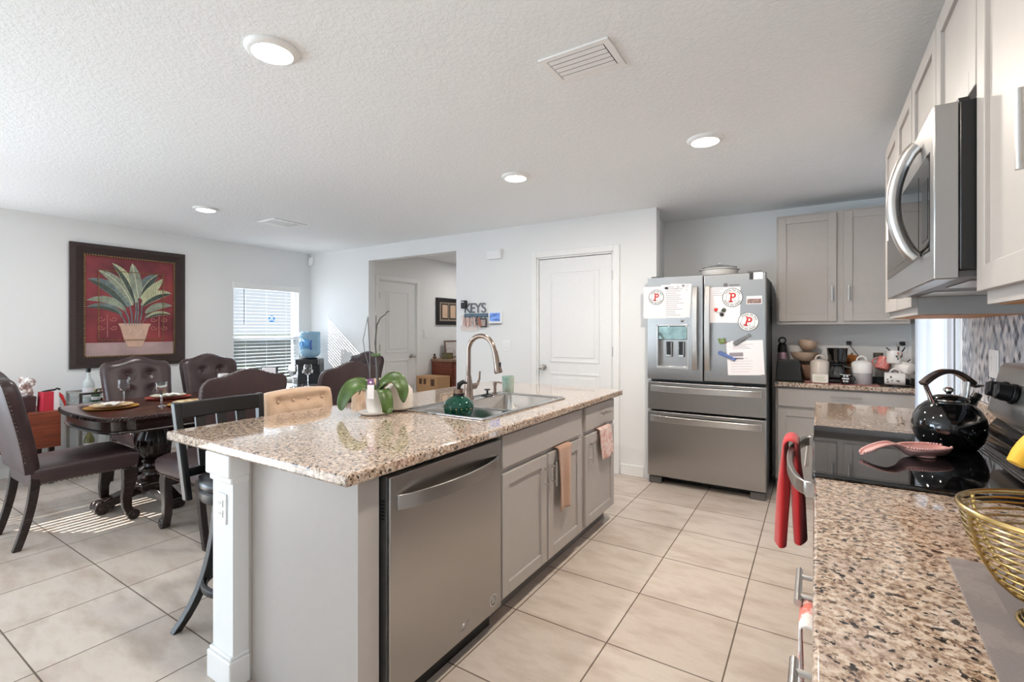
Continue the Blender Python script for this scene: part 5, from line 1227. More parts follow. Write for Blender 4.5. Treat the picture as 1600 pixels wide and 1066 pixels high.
# ------------------------------------------------------------------ dining chairs
NAIL = M('nailhead', (120, 104, 96), 0.25, 0.9, var=0.1)
def make_chair():
    t = thing('dining_chair', '', 'chair', (0, 0, 0), 0, 'brown leather dining chairs')
    def seat(u, v):   # closed cross-section around x, along y
        a = 2*math.pi*u; y = -0.25+0.55*v
        hw = 0.255-0.02*(1-v); 
        ca, sa = math.cos(a), math.sin(a); ex = 0.30
        x = hw*abs(ca)**ex*(1 if ca > 0 else -1); zz = abs(sa)**ex*(1 if sa > 0 else -1)
        top = 0.505-0.02*(1-v)**2 + 0.012*(1-(x/hw)**2)
        edge = 1-0.25*max(0, (v-0.9)/0.1)**2
        return (x*(0.985 if zz < 0 else 1), y, (0.435+0.065*zz*edge) if zz < 0 else 0.435+(top-0.435)*zz*edge)
    n = 28; rr = [[seat(k/n, v) for k in range(n)] for v in [0, 0.02, 0.1, 0.3, 0.5, 0.7, 0.85, 0.94, 0.985, 1.0]]
    MB().rings(rr).done('seat', LEATHER, t, smooth=60)
    # backrest: outline with camel top, raked back
    def outl(n=40):
        P = [(-0.235, 0.0)]
        for i in range(7): s_ = i/6; P.append((-0.235-0.035*s_**0.7, 0.05+0.44*s_))
        for i in range(1, 8): a = R(180-80*i/8); P.append((-0.205+0.065*math.cos(a), 0.50+0.07*math.sin(a)))
        for i in range(0, 13): x = -0.19+0.38*i/12; P.append((x, 0.572+0.045*(0.5+0.5*math.cos(math.pi*x/0.19))))
        for i in range(1, 8): a = R(100-80*i/8-10); P.append((0.205+0.065*math.cos(a), 0.50+0.07*math.sin(a)))
        for i in range(6, -1, -1): s_ = i/6; P.append((0.235+0.035*s_**0.7, 0.05+0.44*s_))
        P.append((0.235, 0.0)); return P
    OLN = outl()
    def inset(P, d):
        cx, cz = 0, 0.30; return [(x*(1-d/0.27), cz+(z-cz)*(1-d/0.30)) for x, z in P]
    def place(x, z, th):   # rake
        zz = z*1.045+0.455; yb = -0.245-0.13*(z/0.62)**1.25
        return (x, yb+th, zz)
    BTN = [(sx*0.085, z) for z in (0.18, 0.32, 0.46) for sx in (-1, 1)]
    def front(x, z):
        d = 0.048
        for bx_, bz_ in BTN: d -= 0.026*math.exp(-((x-bx_)**2+(z-bz_)**2)/0.0013)
        return d
    m = MB(); layers = [(0.0, -0.030), (0.0, 0.010), (0.008, 0.030), (0.022, 0.042)]
    R0 = [[place(x, z, th) for x, z in inset(OLN, d)] for d, th in layers]
    for d in [0.04+0.0135*i for i in range(17)]: R0.append([place(x, z, front(x, z)) for x, z in inset(OLN, d)])
    m.rings(R0, cap0=False, cap1=True); m.done('backrest', LEATHER, t, smooth=60)
    m = MB(); m.rings([[place(x, z, -0.0302) for x, z in OLN], [place(x, z, -0.036) for x, z in inset(OLN, 0.012)]], cap0=False); m.done('rear_cover', LEATHERBACK, t, smooth=40)
    m = MB()
    Ptot = OLN[1:-1]
    for (a, b) in zip(Ptot, Ptot[1:]):
        L = math.hypot(b[0]-a[0], b[1]-a[1]); n = max(1, int(L/0.021))
        for k in range(n):
            f = k/n; p = place(a[0]+(b[0]-a[0])*f, a[1]+(b[1]-a[1])*f, -0.022); c = 1.006; m.sphere((p[0]*c, p[1], p[2]+0.0), 0.0055, n=6)
    for sx in (-1, 1):
        for k in range(20): m.sphere((sx*0.249, -0.21+0.025*k, 0.385), 0.0045, n=6)
    for k in range(21): m.sphere((-0.22+0.022*k, 0.299, 0.385), 0.0045, n=6)
    m.done('nailhead_trim', NAIL, t)
    for bx_, bz_ in BTN:
        p = place(bx_, bz_, 0.026); MB().sphere(p, 0.012, 0.008, 0.012, 12).done('tuft_button', LEATHER, t)
    for sx in (-1, 1):
        # cabriole front leg with scroll toe
        path = [(0.0, 0.375, 0.036), (0.010, 0.33, 0.044), (0.004, 0.26, 0.038), (-0.012, 0.17, 0.029), (-0.010, 0.10, 0.026), (0.008, 0.06, 0.028), (0.020, 0.036, 0.034)]
        m = MB(); rr = []
        for (dy, z, w) in path:
            y = 0.255+dy; rr.append([(sx*0.205+q*0.024, y+s_*w, z) for q, s_ in ((-1, -1), (1, -1), (1, 1), (-1, 1))])
        m.rings(rr); m.cyl((sx*0.205-0.026, 0.282, 0.036), (sx*0.205+0.026, 0.282, 0.036), 0.036, n=18); m.cyl((sx*0.205-0.029, 0.282, 0.036), (sx*0.205+0.029, 0.282, 0.036), 0.016, n=12)
        m.done('leg', DKWOOD, t, bevel=0.006, smooth=50)
        m = MB(); rr = []
        for i in range(9):
            s_ = i/8; z = 0.46*(1-s_); y = -0.225-0.085*s_**1.8; w = 0.024-0.004*s_
            rr.append([(sx*0.215+q*0.019, y+p*w, z) for q, p in ((-1, -1), (1, -1), (1, 1), (-1, 1))])
        m.rings(rr); m.done('leg', DKWOOD, t, bevel=0.004, smooth=50)
    return t
ch = make_chair()
spots = [(-4.31, 1.155, 0.0, 'brown leather dining chair at the near end of the table, facing away to the table'),
         (-4.985, 1.90, -90, 'tufted brown leather chair under the palm painting, left one behind the table'),
         (-4.985, 2.53, -90, 'tufted brown leather chair behind the table, right one nearer the window'),
         (-3.45, 1.69, 90, 'brown leather chair with its back to the camera behind the black bar stool'),
         (-3.45, 2.51, 90, 'brown leather chair with its back to the camera left of the orchid'),
         (-4.36, 3.40, 180, 'brown leather chair at the far end of the table, partly hidden')]
for i, (x, y, rz, lab) in enumerate(spots):
    if i == 0: ch.location = (x, y, 0); ch.rotation_euler = (0, 0, R(rz)); ch['label'] = lab
    else: dup(ch, (x, y, 0), R(rz), lab)

# ------------------------------------------------------------------ table settings
GOLDP = M('gold_charger', (212, 160, 66), 0.35, 0.3, var=0.12, scale=30); REDP = M('red_charger', (186, 78, 60), 0.35, var=0.1)
PATP = mat_cloth('patterned_plate', (226, 206, 160), (176, 132, 66), 60, 30); PATG = mat_cloth('olive_plate', (214, 204, 176), (84, 88, 62), 60, 26)
def plate(name, label, x, y, z, r, mt, h=0.012, grp=None):
    o = MB().lathe([(r*0.6, 0), (r*0.68, 0.002), (r*0.98, h*0.85), (r, h), (r*0.97, h), (r*0.66, 0.005), (0.001, 0.004)], n=44).done(name, mt, smooth=50)
    o.location = (x, y, z); return tag(o, label, 'plate', grp)
def setting(x, y, c1, p1, n1, n2, lab):
    plate('charger_plate', '%s charger plate under the %s' % (n1, lab), x, y, TH+0.0004, 0.165, c1)
    plate('dinner_plate', '%s dinner plate on the %s charger, %s' % (n2, n1, lab), x, y, TH+0.0128, 0.13, p1, 0.016)
setting(-4.46, 1.43, GOLDP, PATP, 'gold', 'patterned cream', 'setting at the near table end')
setting(-4.70, 1.90, REDP, PATG, 'red', 'olive edged', 'setting before the left tufted chair')
setting(-4.14, 1.84, GOLDP, PATP, 'yellow gold', 'patterned', 'setting half hidden by the bar stool')
NAP = mat_cloth('white_napkin', (232, 228, 222), scale=300)
def nap(label, x, y, z, rz):
    o = MB().grid(lambda u, v: ((u-0.5)*0.16*(1-0.5*v), (v-0.5)*0.12, 0.006+0.014*abs(math.sin(u*7+v*2))), 16, 10).done('napkin', NAP, solid=0.003, smooth=80); o.location = (x, y, z); o.rotation_euler = (0, 0, rz); tag(o, label, 'napkin')
nap('white folded napkin on the gold setting plate', -4.47, 1.44, TH+0.019, 0.5); nap('white folded napkin on the red setting plate', -4.69, 1.90, TH+0.019, 1.3)
def goblet(label, x, y, h=0.185, r=0.040, cyl=True):
    t = thing('wine_glass', label, 'glass', (x, y, TH+0.0003), 0, 'stemmed glasses on the dining table')
    MB().lathe([(0.036, 0), (0.034, 0.003), (0.008, 0.008), (0.0055, 0.02), (0.0055, h*0.48), (0.012, h*0.52)], n=24).done('stem', GLASS, t, smooth=60)
    if cyl: MB().lathe([(0.010, h*0.52), (r*0.62, h*0.54), (r*0.95, h*0.62), (r, h*0.70), (r*0.98, h), (r*0.93, h), (r*0.93, h*0.7), (r*0.55, h*0.57), (0.001, h*0.55)], n=30, mod=lambda a, z: 1+0.012*math.sin(15*a), cap1=False).done('bowl', mat_frost, t, smooth=60)
    else: MB().lathe([(0.010, h*0.52), (r*0.7, h*0.58), (r, h*0.72), (r*0.9, h*0.9), (r*0.78, h), (r*0.75, h), (r*0.87, h*0.9), (r*0.95, h*0.72), (r*0.65, h*0.6), (0.001, h*0.55)], n=30, cap1=False).done('bowl', GLASS, t, smooth=60)
mat_frost = mat_glass('cut_glass', (246, 248, 250), 0.12)
goblet('cut glass goblet above the gold setting at the near table end', -4.70, 1.585); goblet('cut glass goblet right of the red setting', -4.235, 1.665)
goblet('tall clear wine glass at the far table end, left of two', -4.50, 2.93, 0.23, 0.045, False); goblet('tall clear wine glass at the far table end, right of two', -4.44, 3.06, 0.23, 0.042, False)
def cup(label, x, y, h, r):
    o = MB().lathe([(r*0.85, 0), (r, 0.004), (r, h), (r*0.93, h), (r*0.9, 0.006), (0.001, 0.006)], n=28, cap1=False).done('tumbler', CERAM, smooth=50); o.location = (x, y, TH+0.0003); tag(o, label, 'cup')
cup('white tumbler on the table behind the near-side chair', -4.76, 2.38, 0.17, 0.045); cup('shorter white tumbler beside the white tumbler', -4.62, 2.48, 0.175, 0.042)
t = thing('menu_stand', 'dark framed white card standing at the far side of the table', 'card stand', (-4.56, 2.72, TH+0.0003), R(25))
MB().box(-0.085, 0.085, -0.012, 0.012, 0.01, 0.225).done('frame', DKWOOD, t, bevel=0.003); MB().box(-0.072, 0.072, -0.0135, -0.012, 0.03, 0.215).done('card', PAPER, t); MB().box(-0.09, 0.09, -0.04, 0.04, 0, 0.0098).done('base', REDWOOD, t, bevel=0.002)

# ------------------------------------------------------------------ bar stools at the island
def make_stool_black():
    t = thing('bar_stool', 'black wooden swivel stool with slatted back at the island', 'stool', (-2.21, 1.215, 0), R(-90+3))
    # local: +y is the front of the stool
    MB().lathe([(0.185, 0.600), (0.190, 0.610), (0.190, 0.640), (0.183, 0.648)], n=40).done('seat_ring', BLKWOOD, t)
    MB().lathe([(0.182, 0.6485), (0.194, 0.662), (0.192, 0.684), (0.165, 0.705), (0.08, 0.716), (0.001, 0.718)], n=40, cap1=True).done('cushion', M('black_vinyl', (24, 23, 25), 0.3), t, smooth=60)
    MB().lathe([(0.12, 0.575), (0.12, 0.5995)], n=30).done('swivel_plate', BLACK, t)
    for sx in (-1, 1):
        for sy in (-1, 1):
            m = MB(); rr = []
            for i in range(11):
                s_ = i/10; z = 0.575*(1-s_); o_ = 0.085+0.035*s_+0.085*s_**3; w = 0.018
                rr.append([(sx*(o_+a*w), sy*(o_*1.0+b*w), z) for a, b in ((-1, -1), (1, -1), (1, 1), (-1, 1))])
            m.rings(rr); m.done('leg', BLKWOOD, t, bevel=0.004, smooth=50)
    MB().tube([(0.172*math.cos(a), 0.172*math.sin(a), 0.215) for a in [2*math.pi*i/40 for i in range(40)]], 0.013, 8, True, flat=1.5).done('foot_ring', BLKWOOD, t)
    for sx in (-1, 1):
        m = MB(); rr = []
        for i in range(13):
            s_ = i/12; z = 0.585+0.435*s_; y = -0.165-0.055*s_; w = 0.019
            rr.append([(sx*(0.175+0.022*s_)+a*0.0145, y+b*w, z) for a, b in ((-1, -1), (1, -1), (1, 1), (-1, 1))])
        m.rings(rr); m.done('back_post', BLKWOOD, t, bevel=0.006, smooth=50)
    m = MB(); m.rings([[(x, -0.212-0.02*(1-(x/0.19)**2), 0.945), (x, -0.190-0.02*(1-(x/0.19)**2), 0.945), (x, -0.194-0.02*(1-(x/0.19)**2), 1.018), (x, -0.216-0.02*(1-(x/0.19)**2), 1.018)] for x in [-0.185+0.37*i/12 for i in range(13)]]); m.done('top_rail', BLKWOOD, t, bevel=0.005)
    m = MB(); m.box(-0.18, 0.18, -0.190, -0.170, 0.685, 0.725); m.done('lower_rail', BLKWOOD, t, bevel=0.004)
    for x in (-0.095, 0.0, 0.095):
        m = MB(); m.rings([[(x-0.022, -0.188, 0.72), (x+0.022, -0.188, 0.72), (x+0.022, -0.176, 0.72), (x-0.022, -0.176, 0.72)], [(x-0.022, -0.226, 0.948), (x+0.022, -0.226, 0.948), (x+0.022, -0.214, 0.948), (x-0.022, -0.214, 0.948)]]); m.done('back_slat', BLKWOOD, t)
    return t
make_stool_black()
def make_stool_tan():
    t = thing('bar_stool', '', 'stool', (0, 0, 0), 0, 'tan tufted bar stools')
    MB().box(-0.20, 0.20, -0.19, 0.20, 0.585, 0.625).done('seat_frame', DKWOOD, t, bevel=0.005)
    MB().box(-0.205, 0.205, -0.195, 0.205, 0.6255, 0.70).done('seat', TAN, t, bevel=0.03, seg=4, smooth=60)
    BTN = [(-0.135, 0.30), (-0.045, 0.30), (0.045, 0.30), (0.135, 0.30), (-0.09, 0.20), (0.0, 0.20), (0.09, 0.20)]
    OLN = [(-0.20, 0.0), (-0.205, 0.10), (-0.208, 0.22), (-0.206, 0.31), (-0.200, 0.342), (-0.184, 0.352)]+[(-0.17+0.34*i/8, 0.354+0.010*math.cos(math.pi*(i/8-0.5))) for i in range(9)]+[(0.184, 0.352), (0.200, 0.342), (0.206, 0.31), (0.208, 0.22), (0.205, 0.10), (0.20, 0.0)]
    def pl(x, z, th): return (x, -0.19-0.04*z/0.38-th*-1, 0.655+z)
    def ins(d): return [(x*(1-d/0.21), 0.19+(z-0.19)*(1-d/0.20)) for x, z in OLN]
    def fr(x, z):
        d = 0.036
        for a, b in BTN: d -= 0.026*math.exp(-((x-a)**2+(z-b)**2)/0.0007)
        d -= 0.006*math.exp(-((abs((x*2.2+z) % 0.2-0.1))**2)/0.0002)
        return d
    rr = [[pl(x, z, th) for x, z in ins(d)] for d, th in ((0.012, -0.032), (0.0, -0.022), (0.0, 0.012), (0.010, 0.028), (0.02, 0.034))]
    for d in [0.03+0.012*i for i in range(14)]: rr.append([pl(x, z, fr(x, z)) for x, z in ins(d)])
    MB().rings(rr).done('backrest', TAN, t, smooth=70)
    for a, b in BTN: MB().sphere(pl(a, b, 0.019), 0.009, 0.006, 0.009, 10).done('tuft_button', TAN, t)
    for sx in (-1, 1):
        for sy in (-1, 1): MB().tube([(sx*0.175, sy*0.17, 0.585), (sx*0.195, sy*0.195, 0)], [0.022, 0.016], 4).done('leg', DKWOOD, t, bevel=0.003)
    for z, q in ((0.22, -1), (0.22, 1)): MB().box(-0.19, 0.19, q*0.18-0.010, q*0.18+0.010, z-0.012, z+0.012).done('stretcher', DKWOOD, t)
    return t
ts = make_stool_tan(); ts.location = (-2.245, 1.645, 0); ts.rotation_euler = (0, 0, R(-90)); ts['label'] = 'tan tufted bar stool next to the black stool'
dup(ts, (-2.26, 2.24, 0), R(-90), 'tan tufted bar stool mostly hidden behind the orchid')

# ------------------------------------------------------------------ left wall: painting, side table, cart, cooler
t = thing('wall_painting', 'large framed painting of a potted palm on red, on the left wall', 'painting', (XL, 2.152, 1.59))
w, h = 0.508, 0.628; b = 0.118
FRM = NT('ribbed_frame'); wv = FRM.add('ShaderNodeTexWave', wave_type='BANDS', bands_direction='Z'); FRM.link(FRM.coord(scale=(1, 1, 1)), wv.inputs[0]); wv.inputs['Scale'].default_value = 40; wv.inputs['Distortion'].default_value = 3
FRM.set(Base_Color=FRM.ramp(wv.outputs['Fac'], [(0.2, lin((34, 26, 25))), (0.8, lin((74, 58, 54)))]), Roughness=0.4); FRM.bump(wv.outputs['Fac'], 0.6, 0.005); FRM = FRM.m
m = MB()
for s_ in (-1, 1):
    m.rings([[(0.002, y, s_*h), (0.030, y, s_*h), (0.048, y2, s_*(h-b*0.35)), (0.030, y3, s_*(h-b)), (0.002, y3, s_*(h-b))] for y, y2, y3 in ((-w, -w+b*0.35, -w+b), (w, w-b*0.35, w-b))])
    m.rings([[(0.002, s_*w, z), (0.030, s_*w, z), (0.048, s_*(w-b*0.35), z2), (0.030, s_*(w-b), z3), (0.002, s_*(w-b), z3)] for z, z2, z3 in ((-h, -h+b*0.35, -h+b), (h, h-b*0.35, h-b))])
m.done('frame', FRM, t, smooth=30)
BEAD = M('bronze_bead', (150, 118, 76), 0.3, 0.6, var=0.2)
def beads(name, w_, h_, x, r, step, off=(0, 0)):
    m = MB()
    for a in range(int(2*w_/step)+1):
        y = -w_+a*step
        for s_ in (-1, 1): m.sphere((x, y+off[0], s_*h_+off[1]), r, n=6)
    for a in range(int(2*h_/step)+1):
        z = -h_+a*step
        for s_ in (-1, 1): m.sphere((x, s_*w_+off[0], z+off[1]), r, n=6)
    m.done(name, BEAD, t)
beads('beaded_edge', w-b+0.006, h-b+0.006, 0.031, 0.0095, 0.022)
CV = NT('painted_red'); n1 = CV.noise(CV.coord(), 3.2, 3); CV.set(Base_Color=CV.ramp(n1.outputs['Fac'], [(0.3, lin((104, 42, 50))), (0.55, lin((140, 56, 62))), (0.75, lin((158, 66, 64)))]), Roughness=0.6); CV = CV.m
cw, chh = w-b, h-b
MB().box(0.004, 0.020, -cw, cw, -chh, chh).done('canvas', CV, t, smooth=0)
# painted plant, drawn as thin layers on the canvas (y to the right, z up)
PG = [M('leaf_sage', (146, 154, 136), 0.6, var=0.3, scale=20), M('leaf_blue', (112, 126, 128), 0.6, var=0.3, scale=20), M('leaf_pale', (186, 188, 152), 0.6, var=0.25, scale=20)]
def pleaf(m, base, mid, tip, wd, x):
    n = 14; A, B, C_ = Vector(base), Vector(mid), Vector(tip); L_, R2 = [], []
    for i in range(n+1):
        s_ = i/n; p = A*(1-s_)**2+B*2*s_*(1-s_)+C_*s_*s_; d = (B-A)*(1-s_)+(C_-B)*s_; d = d.normalized(); nn = Vector((-d.y, d.x)); q = wd*math.sin(math.pi*(0.06+0.94*s_))**0.7
        L_.append(p+nn*q); R2.append(p-nn*q)
    for i in range(n): m.prism([tuple(L_[i]), tuple(L_[i+1]), tuple(R2[i+1]), tuple(R2[i])], 'x', x, x+0.0012)
LV = [((-0.04, 0.00), (-0.16, 0.24), (-0.37, 0.27), 0.056, 1), ((0.0, 0.02), (-0.08, 0.28), (-0.29, 0.37), 0.048, 0), ((0.03, 0.05), (0.0, 0.30), (-0.17, 0.45), 0.048, 2), ((0.055, 0.10), (0.03, 0.30), (0.0, 0.465), 0.054, 0),
      ((0.08, 0.14), (0.11, 0.28), (0.24, 0.37), 0.056, 1), ((0.08, 0.09), (0.18, 0.18), (0.29, 0.33), 0.042, 2), ((0.09, 0.02), (0.20, 0.18), (0.37, 0.165), 0.050, 2), ((0.12, -0.06), (0.22, 0.05), (0.375, 0.03), 0.036, 0),
      ((0.13, -0.11), (0.24, -0.03), (0.365, -0.07), 0.026, 2), ((-0.06, -0.04), (-0.18, 0.12), (-0.38, 0.055), 0.036, 0), ((-0.09, -0.08), (-0.20, 0.04), (-0.385, -0.015), 0.032, 1)]
DK = M('leaf_shadow_paint', (70, 82, 76), 0.6, var=0.3)
for k in range(3):
    m = MB()
    for i, (a, b_, c, wd, cl) in enumerate(LV):
        if cl == k: pleaf(m, a, b_, c, wd, 0.0205+0.0026*(i % 4))
    m.done('painted_leaves', PG[k], t, smooth=0)
m = MB(); m2 = MB()
for i, (a, b_, c, wd, cl) in enumerate(LV):
    A, B, C_ = Vector(a), Vector(b_), Vector(c); x = 0.0205+0.0026*(i % 4)
    q = [A*(1-s_)**2+B*2*s_*(1-s_)+C_*s_*s_ for s_ in [j/14 for j in range(15)]]
    m2.tube([(x+0.0014, p.x, p.y) for p in q], 0.004, 4, flat=0.3)
    # a darker lower half along each midrib
    L2 = []
    for j in range(15):
        s_ = j/14; d = ((B-A)*(1-s_)+(C_-B)*s_).normalized(); nn = Vector((-d.y, d.x)); nn = nn if nn.y < 0 else -nn
        L2.append(q[j]+nn*wd*0.9*math.sin(math.pi*(0.06+0.94*s_))**0.7)
    if i % 2 == 0:
        for j in range(14): m.prism([tuple(q[j]), tuple(q[j+1]), tuple(L2[j+1]), tuple(L2[j])], 'x', x+0.0012, x+0.0018)
    for j in range(2, 13):
        s_ = j/14; d = ((B-A)*(1-s_)+(C_-B)*s_).normalized(); nn = Vector((-d.y, d.x))
        for sg in (-1, 1):
            e = q[j]+(nn*sg*0.85+d*0.5)*wd*math.sin(math.pi*(0.06+0.94*s_))**0.7
            m.tube([(x+0.0016, q[j].x, q[j].y), (x+0.0016, e.x, e.y)], 0.0016, 3, flat=0.4)
m.done('painted_leaf_shading', DK, t, smooth=0); m2.done('painted_midribs', M('midrib_paint', (206, 204, 176), 0.6), t)
m = MB()
for a, b_ in (((0.0, -0.20), (-0.03, 0.05)), ((0.02, -0.20), (0.03, 0.10)), ((0.04, -0.20), (0.05, 0.10)), ((0.06, -0.20), (0.09, 0.06)), ((-0.02, -0.20), (-0.07, -0.02)), ((0.08, -0.20), (0.13, -0.06)), ((-0.05, -0.20), (-0.12, -0.06))): m.tube([(0.0255, a[0], a[1]), (0.0255, (a[0]+b_[0])/2+0.01, (a[1]+b_[1])/2), (0.0255, b_[0], b_[1])], 0.006, 5, flat=0.4)
m.done('painted_stalks', PG[1], t)
MB().box(0.020, 0.0206, -cw, cw, -chh, -0.375).done('painted_ledge', M('ledge_paint', (176, 150, 148), 0.6, var=0.2, scale=4), t, smooth=0)
m = MB(); m.prism([(-0.105, -0.20), (0.155, -0.20), (0.12, -0.345), (0.085, -0.425), (-0.035, -0.425), (-0.07, -0.345)], 'x', 0.0206, 0.0266); m.prism([(-0.12, -0.175), (0.17, -0.175), (0.16, -0.205), (-0.11, -0.205)], 'x', 0.0206, 0.0272); m.done('painted_pot', M('pot_paint', (206, 170, 150), 0.6, var=0.12, scale=14), t, smooth=0)
m = MB(); 
for y0 in (-0.04, 0.06): m.tube([(0.0272, y0-0.03+0.06*i/10, -0.24-0.035*math.sin(math.pi*i/10)) for i in range(11)], 0.008, 5, flat=0.3)
m.done('painted_swag', M('swag_paint', (232, 216, 202), 0.6), t)
m = MB()
for cy in (-0.21, 0.25):
    for s_ in (-1, 1):
        for zz in (-0.13, -0.22): m.tube([(0.0206, cy+s_*(0.055+0.045*math.cos(a)*(1-a/12)), zz+0.035*math.sin(a)*(1-a/12)) for a in [math.pi+i*0.45 for i in range(16)]], 0.0032, 4)
    m.tube([(0.0206, cy, -0.08), (0.0206, cy, -0.32)], 0.003, 4)
m.done('painted_scrolls', M('scroll_paint', (190, 120, 112), 0.6), t)
beads('inner_beaded_line', 0.285, 0.36, 0.0315, 0.0065, 0.016, (0.0, 0.01))
# drop leaf side table
t = thing('side_table', 'cherry drop-leaf side table against the left wall', 'table', (-5.90, 1.04, 0))
MB().box(-0.27, 0.265, -0.40, 0.40, 0.612, 0.634).done('top', REDWOOD, t, bevel=0.003)
MB().box(0.266, 0.284, -0.40, 0.40, 0.325, 0.634).done('drop_leaf', REDWOOD, t, bevel=0.003)
for sx in (-0.22, 0.225):
    for sy in (-0.35, 0.35): MB().box(sx-0.018, sx+0.018, sy-0.018, sy+0.018, 0, 0.6115).done('leg', DKWOOD, t)
MB().box(0.207, 0.243, 0.25, 0.286, 0, 0.6115).done('gate_leg', DKWOOD, t)
MB().box(-0.22, 0.22, -0.34, 0.34, 0.54, 0.6115).done('apron', REDWOOD, t)
SZ = 0.6345
t = thing('gift_bag', 'red and white paper gift bag on the cherry side table', 'bag', (-5.755, 1.388, SZ), R(8))
m = MB(); m.prism([(-0.055, 0), (0.020, 0), (0.022, 0.165), (-0.048, 0.165)], 'x', -0.05, 0.05); m.done('red_panel', M('gift_red', (206, 54, 74), 0.5), t, smooth=0)
m = MB(); m.prism([(0.0205, 0), (0.060, 0), (0.058, 0.165), (0.0225, 0.165)], 'x', -0.05, 0.05); m.done('white_panel', PAPER, t, smooth=0)
MB().tube([(0, -0.04, 0.165), (0.0, 0.0, 0.172), (0, 0.05, 0.176), (0.0, 0.062, 0.186), (0, 0.085, 0.175)], 0.008, 8).done('black_bow', BLACK, t)
MB().tube([(0.03, 0.055, 0.15), (0.035, 0.08, 0.12), (0.04, 0.10, 0.06), (0.04, 0.105, 0.02)], [0.012, 0.014, 0.010, 0.004], 8).done('ribbon', LOGORED, t)
t = thing('tissue_bag', 'dark bag with white patterned tissue on the side table', 'bag', (-5.80, 1.262, SZ))
m = MB(); m.rings([[(-0.05, -0.045, 0), (0.05, -0.045, 0), (0.05, 0.045, 0), (-0.05, 0.045, 0)], [(-0.06, -0.05, 0.13), (0.06, -0.05, 0.13), (0.06, 0.05, 0.13), (-0.06, 0.05, 0.13)]]); m.done('bag', M('brown_bag', (70, 48, 50), 0.5), t)
m = MB(); rnd = random.Random(4)
for i in range(16): m.sphere((rnd.uniform(-0.04, 0.04), rnd.uniform(-0.035, 0.035), 0.15+rnd.uniform(0, 0.13)), 0.034, 0.030, 0.036, 8)
m.done('tissue', mat_cloth('print_tissue', (236, 230, 226), (150, 120, 112), 200, 26), t, smooth=60)
# bar cart
t = thing('bar_cart', 'chrome and glass bar cart under the palm painting', 'cart', (-5.96, 1.88, 0))
for sx in (-0.17, 0.17):
    for sy in (-0.26, 0.26): MB().box(sx-0.012, sx+0.012, sy-0.012, sy+0.012, 0, 0.755).done('post', NICKEL, t)
for z in (0.13, 0.64, 0.745):
    m = MB()
    for s_ in (-1, 1): m.box(-0.158, 0.158, s_*0.26-0.008, s_*0.26+0.008, z-0.01, z+0.01); m.box(s_*0.17-0.008, s_*0.17+0.008, -0.248, 0.248, z-0.01, z+0.01)
    m.done('rail', NICKEL, t)
for z in (0.13, 0.64): MB().box(-0.16, 0.16, -0.25, 0.25, z+0.0105, z+0.016).done('glass_shelf', M('smoked_shelf', (190, 200, 198), 0.1), t)
def bottle(label, x, y, z, h, r, glass, cap, name='liquor_bottle'):
    t = thing(name, label, 'bottle', (x, y, z), 0, 'bottles on the bar cart')
    MB().lathe([(r*0.92, 0), (r, 0.006), (r, h*0.52), (r*0.85, h*0.60), (r*0.36, h*0.72), (r*0.33, h*0.88)], n=24).done('glass', glass, t, smooth=50)
    MB().lathe([(r*0.40, h*0.8805), (r*0.40, h), (0.001, h+0.001)], n=18).done('cap', cap, t)
    MB().lathe([(r*1.006, h*0.16), (r*1.006, h*0.42)], n=24, cap0=False, cap1=False).done('wrap', PAPER, t)
    return t
G1 = M('bottle_clear', (206, 212, 210), 0.08, var=0.1); G2 = M('bottle_olive', (120, 116, 70), 0.1, var=0.2); G3 = M('bottle_green', (54, 84, 56), 0.1); G4 = M('bottle_amber', (120, 72, 40), 0.1)
CAPB = M('cap_blue', (48, 84, 158), 0.4)
bottle('pale olive bottle with blue cap on the cart lower shelf', -5.84, 1.70, 0.1465, 0.30, 0.040, G2, CAPB)
bottle('clear bottle with silver cap on the cart lower shelf', -5.845, 1.80, 0.1465, 0.29, 0.038, G1, NICKEL)
bottle('green bottle with blue cap on the cart lower shelf', -5.85, 1.90, 0.1465, 0.30, 0.038, G3, CAPB)
bottle('clear decanter bottle with black cap on the bar cart shelf', -5.93, 1.72, 0.6565, 0.32, 0.045, G1, BLACK)
bottle('short amber bottle on the bar cart shelf behind the chair', -5.90, 1.83, 0.6565, 0.17, 0.036, G4, BLACK)
bottle('stubby dark bottle on the bar cart shelf at the rail', -5.86, 1.755, 0.6565, 0.12, 0.034, G3, BRASS)
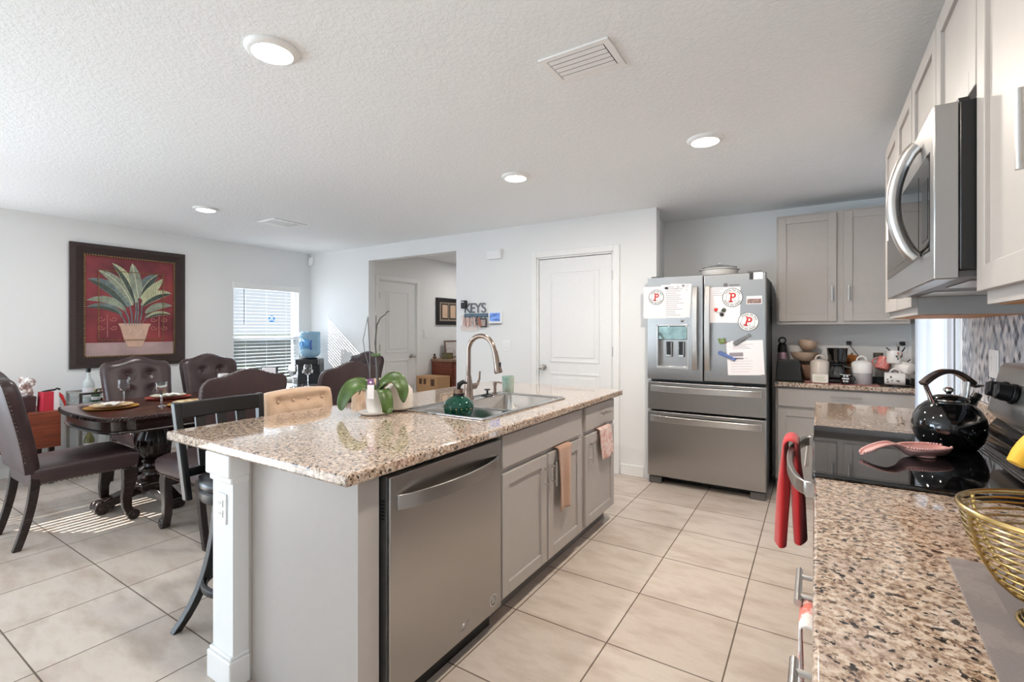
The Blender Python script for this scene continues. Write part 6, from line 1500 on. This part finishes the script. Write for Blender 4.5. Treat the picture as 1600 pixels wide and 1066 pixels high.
# water cooler
t = thing('water_cooler', 'black water cooler in the far dining corner', 'water cooler', (-5.80, 4.03, 0), R(38))
MB().box(-0.145, 0.145, -0.15, 0.15, 0, 0.60).done('cabinet', BLACK, t, bevel=0.015, seg=3)
MB().box(-0.145, 0.145, -0.06, 0.15, 0.6005, 0.955).done('tower', BLACK, t, bevel=0.012, seg=3)
MB().box(-0.145, 0.145, -0.15, -0.0605, 0.88, 0.955).done('hood', BLACK, t, bevel=0.01)
MB().box(-0.12, 0.12, -0.150, -0.062, 0.6005, 0.62).done('drip_tray', GREYMETAL, t)
for x in (-0.06, 0.06): MB().tube([(x, -0.062, 0.80), (x, -0.095, 0.80), (x, -0.100, 0.77)], 0.010, 8).done('tap', WHITEP, t)
MB().lathe([(0.09, 0.955), (0.10, 0.968), (0.06, 0.97)], n=30).done('collar', BLACK, t)
WB = NT('blue_bottle_plastic'); n_ = WB.noise(WB.coord(), 8); WB.set(Base_Color=lin((176, 214, 240)), Roughness=0.12, Transmission_Weight=0.6, IOR=1.2); WB = WB.m
t = thing('water_jug', 'large pale blue water jug upside down on the cooler', 'water jug', (-5.80, 4.03, 0.9715))
MB().lathe([(0.05, 0), (0.11, 0.025), (0.132, 0.06), (0.134, 0.10), (0.128, 0.115), (0.134, 0.13), (0.134, 0.25), (0.128, 0.265), (0.134, 0.28), (0.134, 0.33), (0.118, 0.352), (0.001, 0.356)], n=40).done('jug', WB, t, smooth=60)
BLU = M('jug_blue', (40, 86, 168), 0.4)
MB().tube([(0.118, -0.062, 0.12), (0.14, -0.09, 0.13), (0.142, -0.092, 0.22), (0.118, -0.062, 0.23)], 0.012, 8).done('handle', BLU, t)
LBL = M('jug_wrap', (96, 160, 214), 0.4)
def wrapfn(r0): return lambda u, v: (r0*math.cos(R(-125+85*u)), r0*math.sin(R(-125+85*u)), 0.13+0.12*v)
w_ = MB().grid(wrapfn(0.1352), 14, 2).done('wrap', LBL, t, solid=0.0006)
a = R(-88); m = MB(); m.tube([(0.137*math.cos(a+0.22*math.cos(q)), 0.137*math.sin(a+0.22*math.cos(q)), 0.19+0.032*math.sin(q)) for q in [2*math.pi*i/24 for i in range(24)]], 0.004, 6, True); m.done('ring_emblem', BLU, w_)
